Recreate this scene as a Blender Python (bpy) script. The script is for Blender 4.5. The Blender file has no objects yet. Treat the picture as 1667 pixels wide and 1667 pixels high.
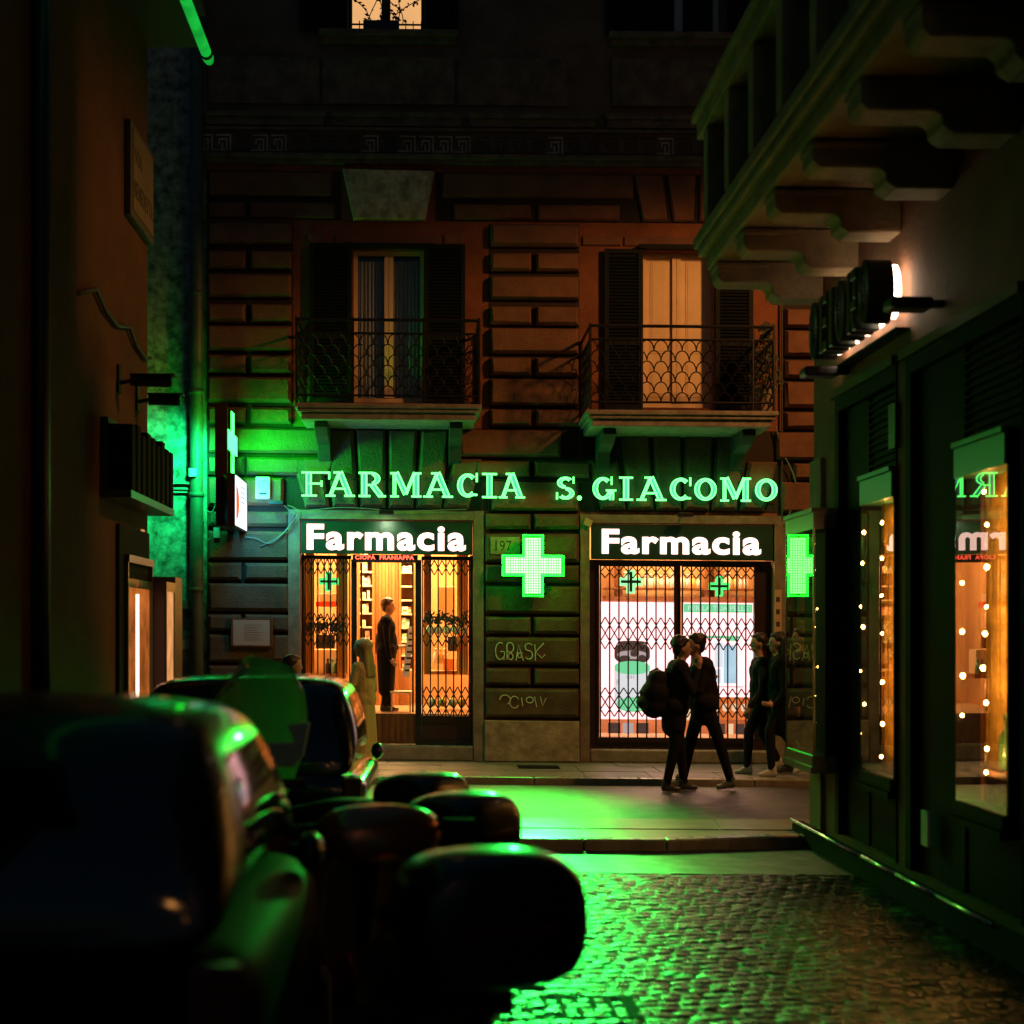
import bpy, math, random
import numpy as np
from mathutils import Vector, Matrix
random.seed(7); np.random.seed(7)
SC = bpy.context.scene
COL = SC.collection
PI = math.pi
R = math.radians

# ------------------------------------------------------------------ camera
K = 2340.0                       # focal length in photograph pixels (50 mm lens)
VX, VY, CH = 700.0, 1025.0, 1.72 # vanishing point of the alley, eye height
cam = bpy.data.cameras.new('camera'); camo = bpy.data.objects.new('camera', cam); COL.objects.link(camo)
camo.location = (0, 0, CH); camo.rotation_euler = (R(90), 0, 0)
cam.sensor_width = 36; cam.lens = 36*K/1667
cam.shift_x = (833.5-VX)/1667; cam.shift_y = (VY-833.5)/1667
cam.clip_start = 0.05; cam.clip_end = 300
cam.dof.use_dof = True; cam.dof.focus_distance = 17.0; cam.dof.aperture_fstop = 1.7
SC.camera = camo
# ------------------------------------------------------------------ world, night
w = bpy.data.worlds.new('World'); SC.world = w; w.use_nodes = True
nt = w.node_tree; bg = nt.nodes['Background']
sky = nt.nodes.new('ShaderNodeTexSky'); sky.sky_type = 'NISHITA'; sky.sun_disc = False
sky.sun_elevation = R(-4); sky.sun_rotation = R(200)
mixn = nt.nodes.new('ShaderNodeMixRGB'); mixn.blend_type = 'ADD'; mixn.inputs[0].default_value = 1; mixn.inputs[2].default_value = (.02, .10, .16, 1)   # city glow on a night sky
nt.links.new(sky.outputs[0], mixn.inputs[1]); nt.links.new(mixn.outputs[0], bg.inputs[0]); bg.inputs[1].default_value = 0.16
sun = bpy.data.lights.new('moon', 'SUN'); sun.energy = 0.004; sun.angle = R(0.5); sun.color = (.6, .75, 1)
so = bpy.data.objects.new('moon', sun); COL.objects.link(so); so.rotation_euler = (R(40), R(-20), 0)
SC.view_settings.view_transform = 'Standard'; SC.view_settings.look = 'None'
SC.view_settings.exposure = 0; SC.view_settings.gamma = 1
SC.cycles.use_denoising = True
SC.cycles.sample_clamp_indirect = 4; SC.cycles.max_bounces = 8
SC.cycles.transparent_max_bounces = 12
SC.cycles.blur_glossy = 0.6; SC.cycles.caustics_reflective = True

def lamp(name, kind, loc, energy, col, **kw):
    l = bpy.data.lights.new(name, kind); l.energy = energy; l.color = col
    tgt = kw.pop('target', None)
    for k, v in kw.items(): setattr(l, k, v)
    o = bpy.data.objects.new(name, l); COL.objects.link(o); o.location = loc
    if tgt is not None:
        o.rotation_euler = (Vector(tgt)-Vector(loc)).to_track_quat('-Z', 'X' if name.startswith('drape') else 'Y').to_euler()
    return o
SODIUM = (1, .40, .10)
# street lantern just round the corner of the right hand building (lights the facade from the right)
lamp('street_light', 'SPOT', (6.6, 12.5, 8.0), 1250, SODIUM, spot_size=R(160), spot_blend=.22, shadow_soft_size=.30, target=(6.3, 13.0, 0))
lamp('pharmacy_ceiling_left', 'AREA', (-.55, 19.9, 3.3), 420, (1, .58, .22), shape='RECTANGLE', size=1.9, size_y=1.0, target=(-.55, 19.7, 0))
lamp('pharmacy_ceiling_right', 'AREA', (3.1, 18.7, 3.25), 120, (1, .62, .30), shape='RECTANGLE', size=1.9, size_y=.8, target=(3.1, 18.7, 0))
# two street lanterns farther back down the alley, they only leave small warm glints on the parked vehicles
lamp('street_light_behind', 'POINT', (1.3, -3.0, 5.4), 10, SODIUM, shadow_soft_size=.14)
lamp('street_light_behind', 'POINT', (.6, -7.5, 5.6), 12, SODIUM, shadow_soft_size=.16)
# added spots that strengthen the projecting double sided cross's wash on the walls
lamp('side_cross_wash', 'SPOT', (-2.36, 17.2, 4.0), 340, (.004, 1, .03), spot_size=R(115), spot_blend=.9, shadow_soft_size=.20, target=(-1.5, 18.0, 3.70))
lamp('side_cross_wash_left', 'SPOT', (-2.60, 17.15, 4.0), 420, (.01, 1, .26), spot_size=R(100), spot_blend=.9, shadow_soft_size=.10, target=(-3.2, 18.0, 3.6))
# added spots that strengthen the LED cross's green light on the street
lamp('cross_beam', 'SPOT', (1.27, 17.62, 2.42), 1750, (.03, 1, .06), spot_size=R(60), spot_blend=1, shadow_soft_size=.12, target=(.45, 13.4, 0))
lamp('cross_beam_far', 'SPOT', (1.27, 17.60, 2.42), 3900, (.02, 1, .09), spot_size=R(21), spot_blend=1, shadow_soft_size=.12, target=(.75, 8.3, 0))
lamp('window_spill', 'SPOT', (3.2, 17.85, 2.2), 40, (1, .66, .30), spot_size=R(34), spot_blend=1, shadow_soft_size=.35, target=(1.7, 8.6, 0))
lamp('window_spill_near', 'SPOT', (3.0, 17.85, 2.3), 150, (1, .55, .25), spot_size=R(75), spot_blend=1, shadow_soft_size=.35, target=(2.6, 15.2, 0))
lamp('sign_lamp', 'SPOT', (-.55, 17.45, 3.10), 14, (.75, 1, .6), spot_size=R(95), spot_blend=.9, shadow_soft_size=.03, target=(-.55, 17.85, 2.8))

# ------------------------------------------------------------------ materials
MATS = {}
def nodes(m): m.use_nodes = True; return m.node_tree.nodes, m.node_tree.links
ORD = ['leftmost', 'second', 'third', 'fourth', 'fifth', 'sixth', 'seventh', 'eighth', 'ninth', 'tenth', 'eleventh', 'twelfth', 'thirteenth', 'fourteenth', 'fifteenth', 'sixteenth', 'seventeenth', 'eighteenth', 'nineteenth', 'twentieth', 'twenty-first', 'twenty-second', 'twenty-third', 'twenty-fourth']
def pbr(name, col, rough=.6, metal=0., bump=0., bscale=20., var=0., vscale=3., spec=.5, rvar=0., col2=None, stretch=None, coat=0.):
    if name in MATS: return MATS[name]
    m = bpy.data.materials.new(name); n, l = nodes(m); b = n['Principled BSDF']
    b.inputs['Base Color'].default_value = (*col, 1); b.inputs['Roughness'].default_value = rough
    b.inputs['Metallic'].default_value = metal; b.inputs['Specular IOR Level'].default_value = spec
    if coat: b.inputs['Coat Weight'].default_value = coat; b.inputs['Coat Roughness'].default_value = .05
    tc = n.new('ShaderNodeTexCoord'); src = tc.outputs['Object']
    if stretch:
        mp = n.new('ShaderNodeMapping'); mp.inputs['Scale'].default_value = stretch
        l.new(src, mp.inputs[0]); src = mp.outputs[0]
    if var or col2:
        t = n.new('ShaderNodeTexNoise'); t.inputs['Scale'].default_value = vscale; t.inputs['Detail'].default_value = 8; t.inputs['Roughness'].default_value = .65
        l.new(src, t.inputs[0])
        r = n.new('ShaderNodeValToRGB'); r.color_ramp.elements[0].position = .35; r.color_ramp.elements[1].position = .68
        c2 = col2 or tuple(c*(1-var) for c in col)
        r.color_ramp.elements[0].color = (*c2, 1); r.color_ramp.elements[1].color = (*col, 1)
        l.new(t.outputs[0], r.inputs[0]); l.new(r.outputs[0], b.inputs['Base Color'])
    if rvar:
        t = n.new('ShaderNodeTexNoise'); t.inputs['Scale'].default_value = vscale*1.7; t.inputs['Detail'].default_value = 6
        l.new(src, t.inputs[0]); mr = n.new('ShaderNodeMapRange')
        mr.inputs['From Min'].default_value = .3; mr.inputs['From Max'].default_value = .7
        mr.inputs['To Min'].default_value = max(.03, rough-rvar); mr.inputs['To Max'].default_value = min(1, rough+rvar)
        l.new(t.outputs[0], mr.inputs[0]); l.new(mr.outputs[0], b.inputs['Roughness'])
    if bump:
        t = n.new('ShaderNodeTexNoise'); t.inputs['Scale'].default_value = bscale; t.inputs['Detail'].default_value = 6; t.inputs['Roughness'].default_value = .6
        l.new(src, t.inputs[0]); bp = n.new('ShaderNodeBump'); bp.inputs['Strength'].default_value = 1; bp.inputs['Distance'].default_value = bump
        l.new(t.outputs[0], bp.inputs['Height']); l.new(bp.outputs[0], b.inputs['Normal'])
    MATS[name] = m; return m
def emit(name, col, s=1., noise=None):
    if name in MATS: return MATS[name]
    m = bpy.data.materials.new(name); n, l = nodes(m)
    n.remove(n['Principled BSDF']); e = n.new('ShaderNodeEmission'); e.inputs[0].default_value = (*col, 1); e.inputs[1].default_value = s
    if noise:
        sc, lo = noise; t = n.new('ShaderNodeTexNoise'); t.inputs['Scale'].default_value = sc; t.inputs['Detail'].default_value = 4
        tc = n.new('ShaderNodeTexCoord'); l.new(tc.outputs['Object'], t.inputs[0])
        mr = n.new('ShaderNodeMapRange'); mr.inputs['From Min'].default_value = .35; mr.inputs['From Max'].default_value = .65
        mr.inputs['To Min'].default_value = lo*s; mr.inputs['To Max'].default_value = s
        l.new(t.outputs[0], mr.inputs[0]); l.new(mr.outputs[0], e.inputs[1])
    l.new(e.outputs[0], n['Material Output'].inputs[0]); MATS[name] = m; return m
def glass(name, tint=(1, 1, 1), rough=0., ior=1.5, boost=1., body=None, bodyf=0.):
    if name in MATS: return MATS[name]
    m = bpy.data.materials.new(name); n, l = nodes(m); n.remove(n['Principled BSDF'])
    t = n.new('ShaderNodeBsdfTransparent'); t.inputs[0].default_value = (*tint, 1)
    g = n.new('ShaderNodeBsdfGlossy'); g.inputs['Roughness'].default_value = rough
    ge = n.new('ShaderNodeNewGeometry'); dt = n.new('ShaderNodeVectorMath'); dt.operation = 'DOT_PRODUCT'
    l.new(ge.outputs['Normal'], dt.inputs[0]); l.new(ge.outputs['Incoming'], dt.inputs[1])
    ab = n.new('ShaderNodeMath'); ab.operation = 'ABSOLUTE'; l.new(dt.outputs['Value'], ab.inputs[0])
    iv = n.new('ShaderNodeMath'); iv.operation = 'SUBTRACT'; iv.inputs[0].default_value = 1; l.new(ab.outputs[0], iv.inputs[1])
    pw = n.new('ShaderNodeMath'); pw.operation = 'POWER'; pw.inputs[1].default_value = 5; l.new(iv.outputs[0], pw.inputs[0])
    f = n.new('ShaderNodeMath'); f.operation = 'MULTIPLY_ADD'; f.inputs[1].default_value = .96; f.inputs[2].default_value = .04; l.new(pw.outputs[0], f.inputs[0])
    mm = n.new('ShaderNodeMath'); mm.operation = 'MULTIPLY'; mm.inputs[1].default_value = boost; mm.use_clamp = True
    l.new(f.outputs[0], mm.inputs[0]); base = t.outputs[0]
    if body:
        d = n.new('ShaderNodeBsdfTranslucent'); d.inputs[0].default_value = (*body, 1)
        d2 = n.new('ShaderNodeBsdfDiffuse'); d2.inputs[0].default_value = (*body, 1)
        ad = n.new('ShaderNodeMixShader'); ad.inputs[0].default_value = .5
        l.new(d.outputs[0], ad.inputs[1]); l.new(d2.outputs[0], ad.inputs[2])
        mb = n.new('ShaderNodeMixShader'); mb.inputs[0].default_value = bodyf
        l.new(base, mb.inputs[1]); l.new(ad.outputs[0], mb.inputs[2]); base = mb.outputs[0]
    mx = n.new('ShaderNodeMixShader'); l.new(mm.outputs[0], mx.inputs[0]); l.new(base, mx.inputs[1]); l.new(g.outputs[0], mx.inputs[2])
    l.new(mx.outputs[0], n['Material Output'].inputs[0]); MATS[name] = m; return m

# ------------------------------------------------------------------ helpers
SL = .009                        # the cross street falls gently to the right
def X(px, Y=18.): return (px-VX)*Y/K
def Z(py, px=VX, Y=18.): return CH+(VY-(py-SL*(px-VX)))*Y/K
class MB:
    def __init__(s): s.v = []; s.f = []; s.mi = []; s.cur = 0
    def add(s, vs, fs):
        b = len(s.v); s.v += [tuple(map(float, p)) for p in vs]
        for f in fs: s.f.append([b+i for i in f]); s.mi.append(s.cur)
        return s
    def box(s, x0, x1, y0, y1, z0, z1):
        if x0 > x1: x0, x1 = x1, x0
        if y0 > y1: y0, y1 = y1, y0
        if z0 > z1: z0, z1 = z1, z0
        return s.add([(x0,y0,z0),(x1,y0,z0),(x1,y1,z0),(x0,y1,z0),(x0,y0,z1),(x1,y0,z1),(x1,y1,z1),(x0,y1,z1)],
              [(0,3,2,1),(4,5,6,7),(0,1,5,4),(1,2,6,5),(2,3,7,6),(3,0,4,7)])
    def prism(s, poly, m, a, b):
        """poly of 2-D points; m(p, t) -> 3-D; extruded from a to b"""
        n = len(poly)
        vs = [m(p, a) for p in poly]+[m(p, b) for p in poly]
        return s.add(vs, [tuple(range(n))[::-1], tuple(range(n, 2*n))]+[(i, (i+1) % n, n+(i+1) % n, n+i) for i in range(n)])
    def tube(s, pts, r, n=8, cap=True, closed=False):
        pts = [Vector(p) for p in pts]; rs = r if isinstance(r, (list, tuple)) else [r]*len(pts)
        rings = []; up = None
        for i, p in enumerate(pts):
            if closed: t = (pts[(i+1) % len(pts)]-pts[i-1])
            else: t = (pts[min(i+1, len(pts)-1)]-pts[max(i-1, 0)])
            t.normalize()
            if up is None:
                up = Vector((0, 0, 1)) if abs(t.z) < .9 else Vector((0, 1, 0))
            a = t.cross(up); 
            if a.length < 1e-4: a = t.cross(Vector((1, .3, 0)))
            a.normalize(); b = a.cross(t); up = b
            rings.append([p+(a*math.cos(2*PI*k/n)+b*math.sin(2*PI*k/n))*rs[i] for k in range(n)])
        vs = [q for rg in rings for q in rg]; fs = []
        m = len(pts)
        for i in range(m if closed else m-1):
            j = (i+1) % m
            for k in range(n): fs.append((i*n+k, i*n+(k+1) % n, j*n+(k+1) % n, j*n+k))
        if cap and not closed: fs += [tuple(range(n))[::-1], tuple((m-1)*n+k for k in range(n))]
        return s.add(vs, fs)
    def loft(s, rings, cap=True, closed=False):
        n = len(rings[0]); vs = [q for rg in rings for q in rg]; fs = []
        for i in range(len(rings)-1):
            for k in range(n): fs.append((i*n+k, i*n+(k+1) % n, (i+1)*n+(k+1) % n, (i+1)*n+k))
        if cap: fs += [tuple(range(n))[::-1], tuple((len(rings)-1)*n+k for k in range(n))]
        return s.add(vs, fs)
    def ell(s, c, r, n=12, m=8, ax=None):
        vs = []; fs = []
        for i in range(m+1):
            th = PI*i/m
            for k in range(n):
                ph = 2*PI*k/n
                vs.append((c[0]+r[0]*math.sin(th)*math.cos(ph), c[1]+r[1]*math.sin(th)*math.sin(ph), c[2]+r[2]*math.cos(th)))
        for i in range(m):
            for k in range(n): fs.append((i*n+k, (i+1)*n+k, (i+1)*n+(k+1) % n, i*n+(k+1) % n))
        return s.add(vs, fs)
    def stone(s, poly, yf, depth, ch=.03):
        """rusticated block standing out of the facade: poly in (x,z), front bevelled; yf is the wall plane"""
        P = [Vector((p[0]+random.uniform(-.004, .004), p[1]+random.uniform(-.004, .004))) for p in poly]; n = len(P)
        A = sum(P[i].x*P[(i+1) % n].y-P[(i+1) % n].x*P[i].y for i in range(n))
        if A < 0: P.reverse()
        Q = []
        for i in range(n):
            a, b, c = P[i-1], P[i], P[(i+1) % n]
            d1 = (b-a).normalized(); d2 = (c-b).normalized()
            n1 = Vector((-d1.y, d1.x)); n2 = Vector((-d2.y, d2.x))
            bis = (n1+n2); k = ch*random.uniform(.75, 1.3)/max(.3, (1+n1.dot(n2)))
            Q.append(b+bis*k)
        jit = random.uniform(-.006, .006)
        y0, y1, y2 = yf+.02, yf-depth*.55, yf-depth+jit
        vs = [(p.x, y0, p.y) for p in P]+[(p.x, y1, p.y) for p in P]+[(q.x, y2, q.y) for q in Q]
        fs = []
        for L in (0, 1):
            for i in range(n): fs.append((L*n+i, L*n+(i+1) % n, (L+1)*n+(i+1) % n, (L+1)*n+i))
        fs.append(tuple(range(2*n, 3*n)))
        return s.add(vs, fs)
    def xf(s, M, start=0):
        for i in range(start, len(s.v)): s.v[i] = tuple(M @ Vector(s.v[i]))
        return s
    def build(s, name, mats, root=None, smooth=False, shear=True, parent=None, local=False, fixn=True):
        """vertices are in world coordinates unless local; root is the thing's Empty"""
        vs = s.v; off = Vector((0, 0, 0))
        top = parent if parent is not None else root
        if not local:
            if shear: vs = [(a, b, c-SL*a) for a, b, c in vs]
            r = root
            if r is not None: off = Vector(r.location)
            elif parent is None:
                a = np.array(vs); off = Vector(((a[:,0].min()+a[:,0].max())/2, (a[:,1].min()+a[:,1].max())/2, a[:,2].min()))
            vs = [(a-off.x, b-off.y, c-off.z) for a, b, c in vs]
        me = bpy.data.meshes.new(name); me.from_pydata(vs, [], s.f)
        for m in (mats if isinstance(mats, (list, tuple)) else [mats]): me.materials.append(m)
        me.polygons.foreach_set('material_index', s.mi)
        if smooth: me.polygons.foreach_set('use_smooth', [True]*len(me.polygons))
        me.update()
        if fixn:
            import bmesh
            bm = bmesh.new(); bm.from_mesh(me); bmesh.ops.recalc_face_normals(bm, faces=bm.faces); bm.to_mesh(me); bm.free()
        o = bpy.data.objects.new(name, me); COL.objects.link(o)
        if top is not None: o.parent = top
        elif not local: o.location = off
        return o
def tag(o, label=None, cat=None, group=None, kind=None):
    if label: o['label'] = label
    if cat: o['category'] = cat
    if group: o['group'] = group
    if kind: o['kind'] = kind
    return o
def thing(name, loc, label, cat, group=None, rz=0., shear=True):
    o = bpy.data.objects.new(name, None); COL.objects.link(o); o.empty_display_size = .1
    x, y, z = loc; o.location = (x, y, z-SL*x if shear else z); o.rotation_euler = (0, 0, rz)
    return tag(o, label, cat, group)
def bevel(o, wd=.01, seg=2, sub=0):
    m = o.modifiers.new('bevel', 'BEVEL'); m.width = wd; m.segments = seg; m.limit_method = 'ANGLE'; m.angle_limit = R(35)
    return o
def subd(o, lv=2):
    m = o.modifiers.new('sub', 'SUBSURF'); m.levels = lv; m.render_levels = lv
    o.data.polygons.foreach_set('use_smooth', [True]*len(o.data.polygons)); return o
def text_mb(txt, size, bold=0., extrude=.01, res=4, sx=1.):
    c = bpy.data.curves.new('t', 'FONT'); c.body = txt; c.space_character = 1.12 if bold > .02 else 1.; c.size = size; c.offset = bold; c.extrude = extrude; c.resolution_u = res
    o = bpy.data.objects.new('t', c); COL.objects.link(o)
    dg = bpy.context.evaluated_depsgraph_get(); dg.update()
    me = bpy.data.meshes.new_from_object(o.evaluated_get(dg))
    mb = MB(); mb.add([(v.co.x*sx, v.co.y, v.co.z) for v in me.vertices], [tuple(p.vertices) for p in me.polygons])
    bpy.data.objects.remove(o); bpy.data.curves.remove(c); bpy.data.meshes.remove(me)
    return mb
def fit_text(txt, x0, x1, z0, z1, y, bold, depth, mirror=None):
    """lettering on a plane facing -y, stretched to fill the given rectangle"""
    mb = text_mb(txt, 1, bold, .5)
    a = np.array(mb.v); mn = a.min(0); mx = a.max(0)
    mb.v = [(x0+(p[0]-mn[0])/(mx[0]-mn[0])*(x1-x0), y-(p[2]-mn[2])/(mx[2]-mn[2])*depth, z0+(p[1]-mn[1])/(mx[1]-mn[1])*(z1-z0)) for p in mb.v]
    return mb

# ---- material palette
PLASTER = pbr('orange_plaster', (.28, .095, .04), .85, bump=.012, bscale=45, var=.45, vscale=2.2)
SOOTY = pbr('sooty_rustication', (.15, .105, .055), .82, bump=.014, bscale=45, var=.5, vscale=3)
STONE = pbr('rusticated_plaster', (.215, .095, .05), .8, bump=.014, bscale=45, var=.4, vscale=3.5)
TRAV = pbr('travertine', (.50, .40, .28), .75, bump=.01, bscale=28, col2=(.22, .17, .12), vscale=6)
TRAVD = pbr('dark_travertine', (.30, .24, .18), .7, bump=.008, bscale=30, var=.5, vscale=5)
GREYST = pbr('grey_plaster', (.32, .30, .26), .85, bump=.012, bscale=30, var=.55, vscale=4)
MOTTLE = pbr('mottled_plaster', (.42, .44, .40), .85, bump=.01, bscale=25, col2=(.06, .07, .06), vscale=7)
DARKW = pbr('dark_green_shutter', (.005, .008, .009), .7, spec=.2, bump=.002, bscale=60)
IRON = pbr('black_iron', (.012, .010, .010), .5, metal=.3)
BLK = pbr('black_frame', (.012, .012, .013), .45)
WOOD = pbr('brown_wood', (.22, .085, .03), .45, bump=.003, bscale=30, var=.5, vscale=4, stretch=(6, 6, .6))
CREAM = pbr('cream_paint', (.80, .58, .34), .5, bump=.001, bscale=40, var=.12, vscale=5)
GLASS = glass('window_glass')
SHOPGLASS = glass('street_window_glass', boost=1.9, rough=.004)

# ================================================================== THE GROUND
def stuffmat():
    m = pbr('wet_asphalt', (.055, .055, .052), .42, bump=.004, bscale=220, var=.35, vscale=3, rvar=.10)
    return m
ASPH = stuffmat()
PAVE = pbr('pavement_slabs', (.22, .20, .165), .42, bump=.0025, bscale=60, var=.45, vscale=2.5, rvar=.07)
KERB = pbr('kerb_stone', (.30, .27, .22), .30, bump=.003, bscale=50, var=.4, vscale=5, rvar=.1)
m = MB(); m.box(-30, 30, -6, 40, -.5, -.012); tag(m.build('ground', ASPH), kind='structure')
m = MB(); m.box(-16, 16, 12.65, 16.03, -.4, 0); tag(m.build('road', ASPH), kind='structure')
# far pavement: slabs + kerb, up to the facade
def slabs(poly_clip, x0, x1, y0, y1, dx, dy, z, sk=0.):
    m = MB(); g = .006
    ny = max(1, round((y1-y0)/dy))
    for j in range(ny):
        ya, yb = y0+(y1-y0)*j/ny, y0+(y1-y0)*(j+1)/ny
        g = .010; x = x0-random.random()*dx
        while x < x1:
            d = dx*random.uniform(.8, 1.25); xa, xb = x+g, x+d-g
            dz = random.uniform(-.002, .002)
            P = [(xa+sk*ya, ya+g), (xb+sk*ya, ya+g), (xb+sk*yb, yb-g), (xa+sk*yb, yb-g)]
            if poly_clip: P = [p for p in P]
            if not poly_clip or all(poly_clip(*p) for p in P):
                m.prism(P, lambda p, t: (p[0], p[1], t), z-.1, z+dz)
            x += d
    return m
m = slabs(None, -12, 12, 16.20, 18.0, .9, .6, .08); m.box(-12, 12, 16.2, 18, -.3, .074)
tag(m.build('pavement', PAVE), kind='structure')
m = MB()
x = -12
while x < 12:
    d = random.uniform(.9, 1.3); m.box(x+.003, x+d-.003, 16.03, 16.197, -.3, .082); x += d
tag(bevel(m.build('kerb', KERB), .015), kind='structure')
# near pavement at the mouth of the alley, its kerb bends at the right
def near_edge(x): return 11.30 if x < 1.86 else 11.30+(x-1.86)/(3.4-1.86)*.42
m = slabs(lambda x, y: y > near_edge(x)+.14, -9, 9, 11.3, 12.64, 1.15, .67, .08, .10)
m.prism([(-12, 11.45), (1.86, 11.45), (3.4, 11.85), (9, 11.85), (9, 12.64), (-12, 12.64)], lambda p, t: (p[0], p[1], t), -.3, .072)
tag(m.build('near_pavement', PAVE), kind='structure')
m = MB(); x = -6.
while x < 3.4:
    d = random.uniform(.8, 1.25); e = min(x+d, 3.4)
    if x < 1.86 < e: e = 1.86
    a, b = x+.004, e-.004
    m.prism([(a, near_edge(a)), (b, near_edge(b)), (b, near_edge(b)+.14), (a, near_edge(a)+.14)], lambda p, t: (p[0], p[1], t), -.3, .084); x = e
tag(bevel(m.build('near_kerb', KERB), .014), kind='structure')
m = MB(); m.box(-2.6, 3.3, 10.25, 11.42, -.4, -.004); tag(m.build('asphalt_strip', ASPH), kind='structure')
# cobbles (sampietrini): domed wet stones laid on the diagonal
COB = pbr('wet_basalt', (.020, .024, .024), .26, spec=.32, bump=.003, bscale=90, var=.5, vscale=9, rvar=.10)
m = MB(); ca, sa = math.cos(R(12)), math.sin(R(12)); s = .106; n = 5
for i in range(-80, 80):
    for j in range(-10, 115):
        u = (i+.5*(j % 2))*s+.012*math.sin(j*1.7); v = j*s*.86+.035*math.sin(i*.21)
        cx, cy = u*ca-v*sa, u*sa+v*ca+.4
        cx += random.uniform(-.006, .006); cy += random.uniform(-.006, .006)
        if not (-2.45 < cx < 3.12 and 1.2 < cy < 10.2): continue
        tx, ty = random.gauss(0, .05), random.gauss(0, .06); hz = random.uniform(-.004, .004)-.006+.008*math.sin(cx*2.1+1)*math.sin(cy*1.3)
        w2, h2 = s*.475*random.uniform(.88, 1.03), s*.405*random.uniform(.86, 1.05); b = len(m.v); an = R(12)+random.gauss(0, .06)
        c2, s2 = math.cos(an), math.sin(an)
        for q in range(n):
            for p in range(n):
                a, c = -1+2*p/(n-1), -1+2*q/(n-1)
                rr = 1-.13*(a*a*c*c)
                dz = -.002*a**4-.0052*c*c-.002*c**4
                lx, ly = a*w2*rr, c*h2*rr
                m.v.append((cx+lx*c2-ly*s2, cy+lx*s2+ly*c2, hz+dz+lx*tx+ly*ty+.01))
        for q in range(n-1):
            for p in range(n-1):
                k = b+q*n+p; m.f.append([k, k+1, k+n+1, k+n]); m.mi.append(0)
tag(m.build('cobblestones', COB, smooth=True, fixn=False), kind='structure')
m = MB(); m.box(-2.6, 3.3, -3, 10.24, -.4, -.015); tag(m.build('cobble_bedding', pbr('sandy_joints', (.008, .008, .007), .95, spec=.1, bump=.01, bscale=40)), kind='structure')
# drain grate sunk in the cobbles
m = MB()
for k in range(8): m.box(.36+k*.075, .36+k*.075+.03, 6.40, 6.72, .002, .008)
m.box(.32, .95, 6.36, 6.40, .000, .009); m.box(.32, .95, 6.72, 6.76, .000, .009); m.box(.32, .356, 6.4, 6.72, .000, .009); m.box(.914, .95, 6.4, 6.72, .000, .009)
tag(bevel(m.build('drain_grate', pbr('cast_iron', (.004, .004, .004), .85, spec=.12, metal=0, bump=.002, bscale=90)), .003), 'barred iron drain grate set in the wet cobbles', 'drain grate')
m = MB(); m.box(1.05, 1.55, 17.05, 17.45, .083, .086)
for k in range(9): m.box(1.08+k*.052, 1.11+k*.052, 17.08, 17.42, .086, .090)
tag(m.build('pavement_grate', pbr('cast_iron', (.03, .03, .03), .3)), 'flat metal vent grate in the pavement before the right pharmacy window', 'vent grate')

# ================================================================== THE PHARMACY BUILDING
YF = 18.0
FB = thing('pharmacy_building', (1.0, 18.3, 0), 'orange brown rusticated palazzo housing the pharmacy, with two balconies and shuttered windows', 'building')
# shell of the wall, with real openings
holes = [(490, 770, 848, 1216), (960, 1258, 850, 1222), (575, 690, 405, 656), (1047, 1162, 405, 660), (568, 690, -150, 56), (1040, 1180, -150, 62)]
def wall_with_holes(m, x0, x1, z0, z1, ya, yb, H):
    xs = sorted({x0, x1, *[h[0] for h in H], *[h[1] for h in H]}); zs = sorted({z0, z1, *[h[2] for h in H], *[h[3] for h in H]})
    for i in range(len(xs)-1):
        run = None
        for j in range(len(zs)-1):
            cx, cz = (xs[i]+xs[i+1])/2, (zs[j]+zs[j+1])/2
            solid = not any(h[0] < cx < h[1] and h[2] < cz < h[3] for h in H)
            if solid: run = (run[0] if run else zs[j], zs[j+1])
            if (not solid or j == len(zs)-2) and run: m.box(xs[i], xs[i+1], ya, yb, *run); run = None
H = [(X(a), X(b), Z(d, 700), Z(c, 700)) for a, b, c, d in holes]
WX0, WX1 = X(337), X(1560)
zu = Z(264, 700)
m = MB(); wall_with_holes(m, WX0, WX1, -.3, zu, YF, YF+.42, [h for h in H if h[2] < zu])
m.build('wall', PLASTER, FB)
m = MB(); wall_with_holes(m, WX0, WX1, zu+.001, 12.5, YF, YF+.42, [h for h in H if h[2] > zu])
m.build('upper_wall', pbr('dimmed_grey_brown_render', (.17, .13, .10), .85, bump=.012, bscale=30, var=.5, vscale=2), FB)  # darker than the wall below: the dark above the lamp's reach is painted in
# upper storeys are plainer: panels, sills and mouldings
m = MB()
def bx(a, b, c, d, w0, w1): m.box(X(a), X(b), YF-w1, YF-w0, Z(d, 700), Z(c, 700))
for a, b in ((340, 520), (745, 925), (1235, 1420)):
    bx(a, b, 96, 172, 0, .03)
for a, b in ((335, 530), (540, 755), (762, 970), (985, 1235), (1245, 1540)):
    bx(a, b, 187, 195, 0, .10); bx(a+2, b-2, 195.5, 208, 0, .06)
bx(337, 1560, 211, 216, 0, .07); bx(337, 1560, 256, 263, 0, .13); bx(337, 1560, 263.5, 270, 0, .08)
for a, b in ((520, 745), (990, 1235)):
    bx(a, b, 56, 64, 0, .16); bx(a+4, b-4, 64.5, 74, 0, .09); bx(a+6, b-6, 96, 172, 0, .05)
m.build('cornice', pbr('old_cornice_stone', (.20, .16, .12), .8, bump=.012, bscale=22, var=.6, vscale=5), FB)
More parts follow.
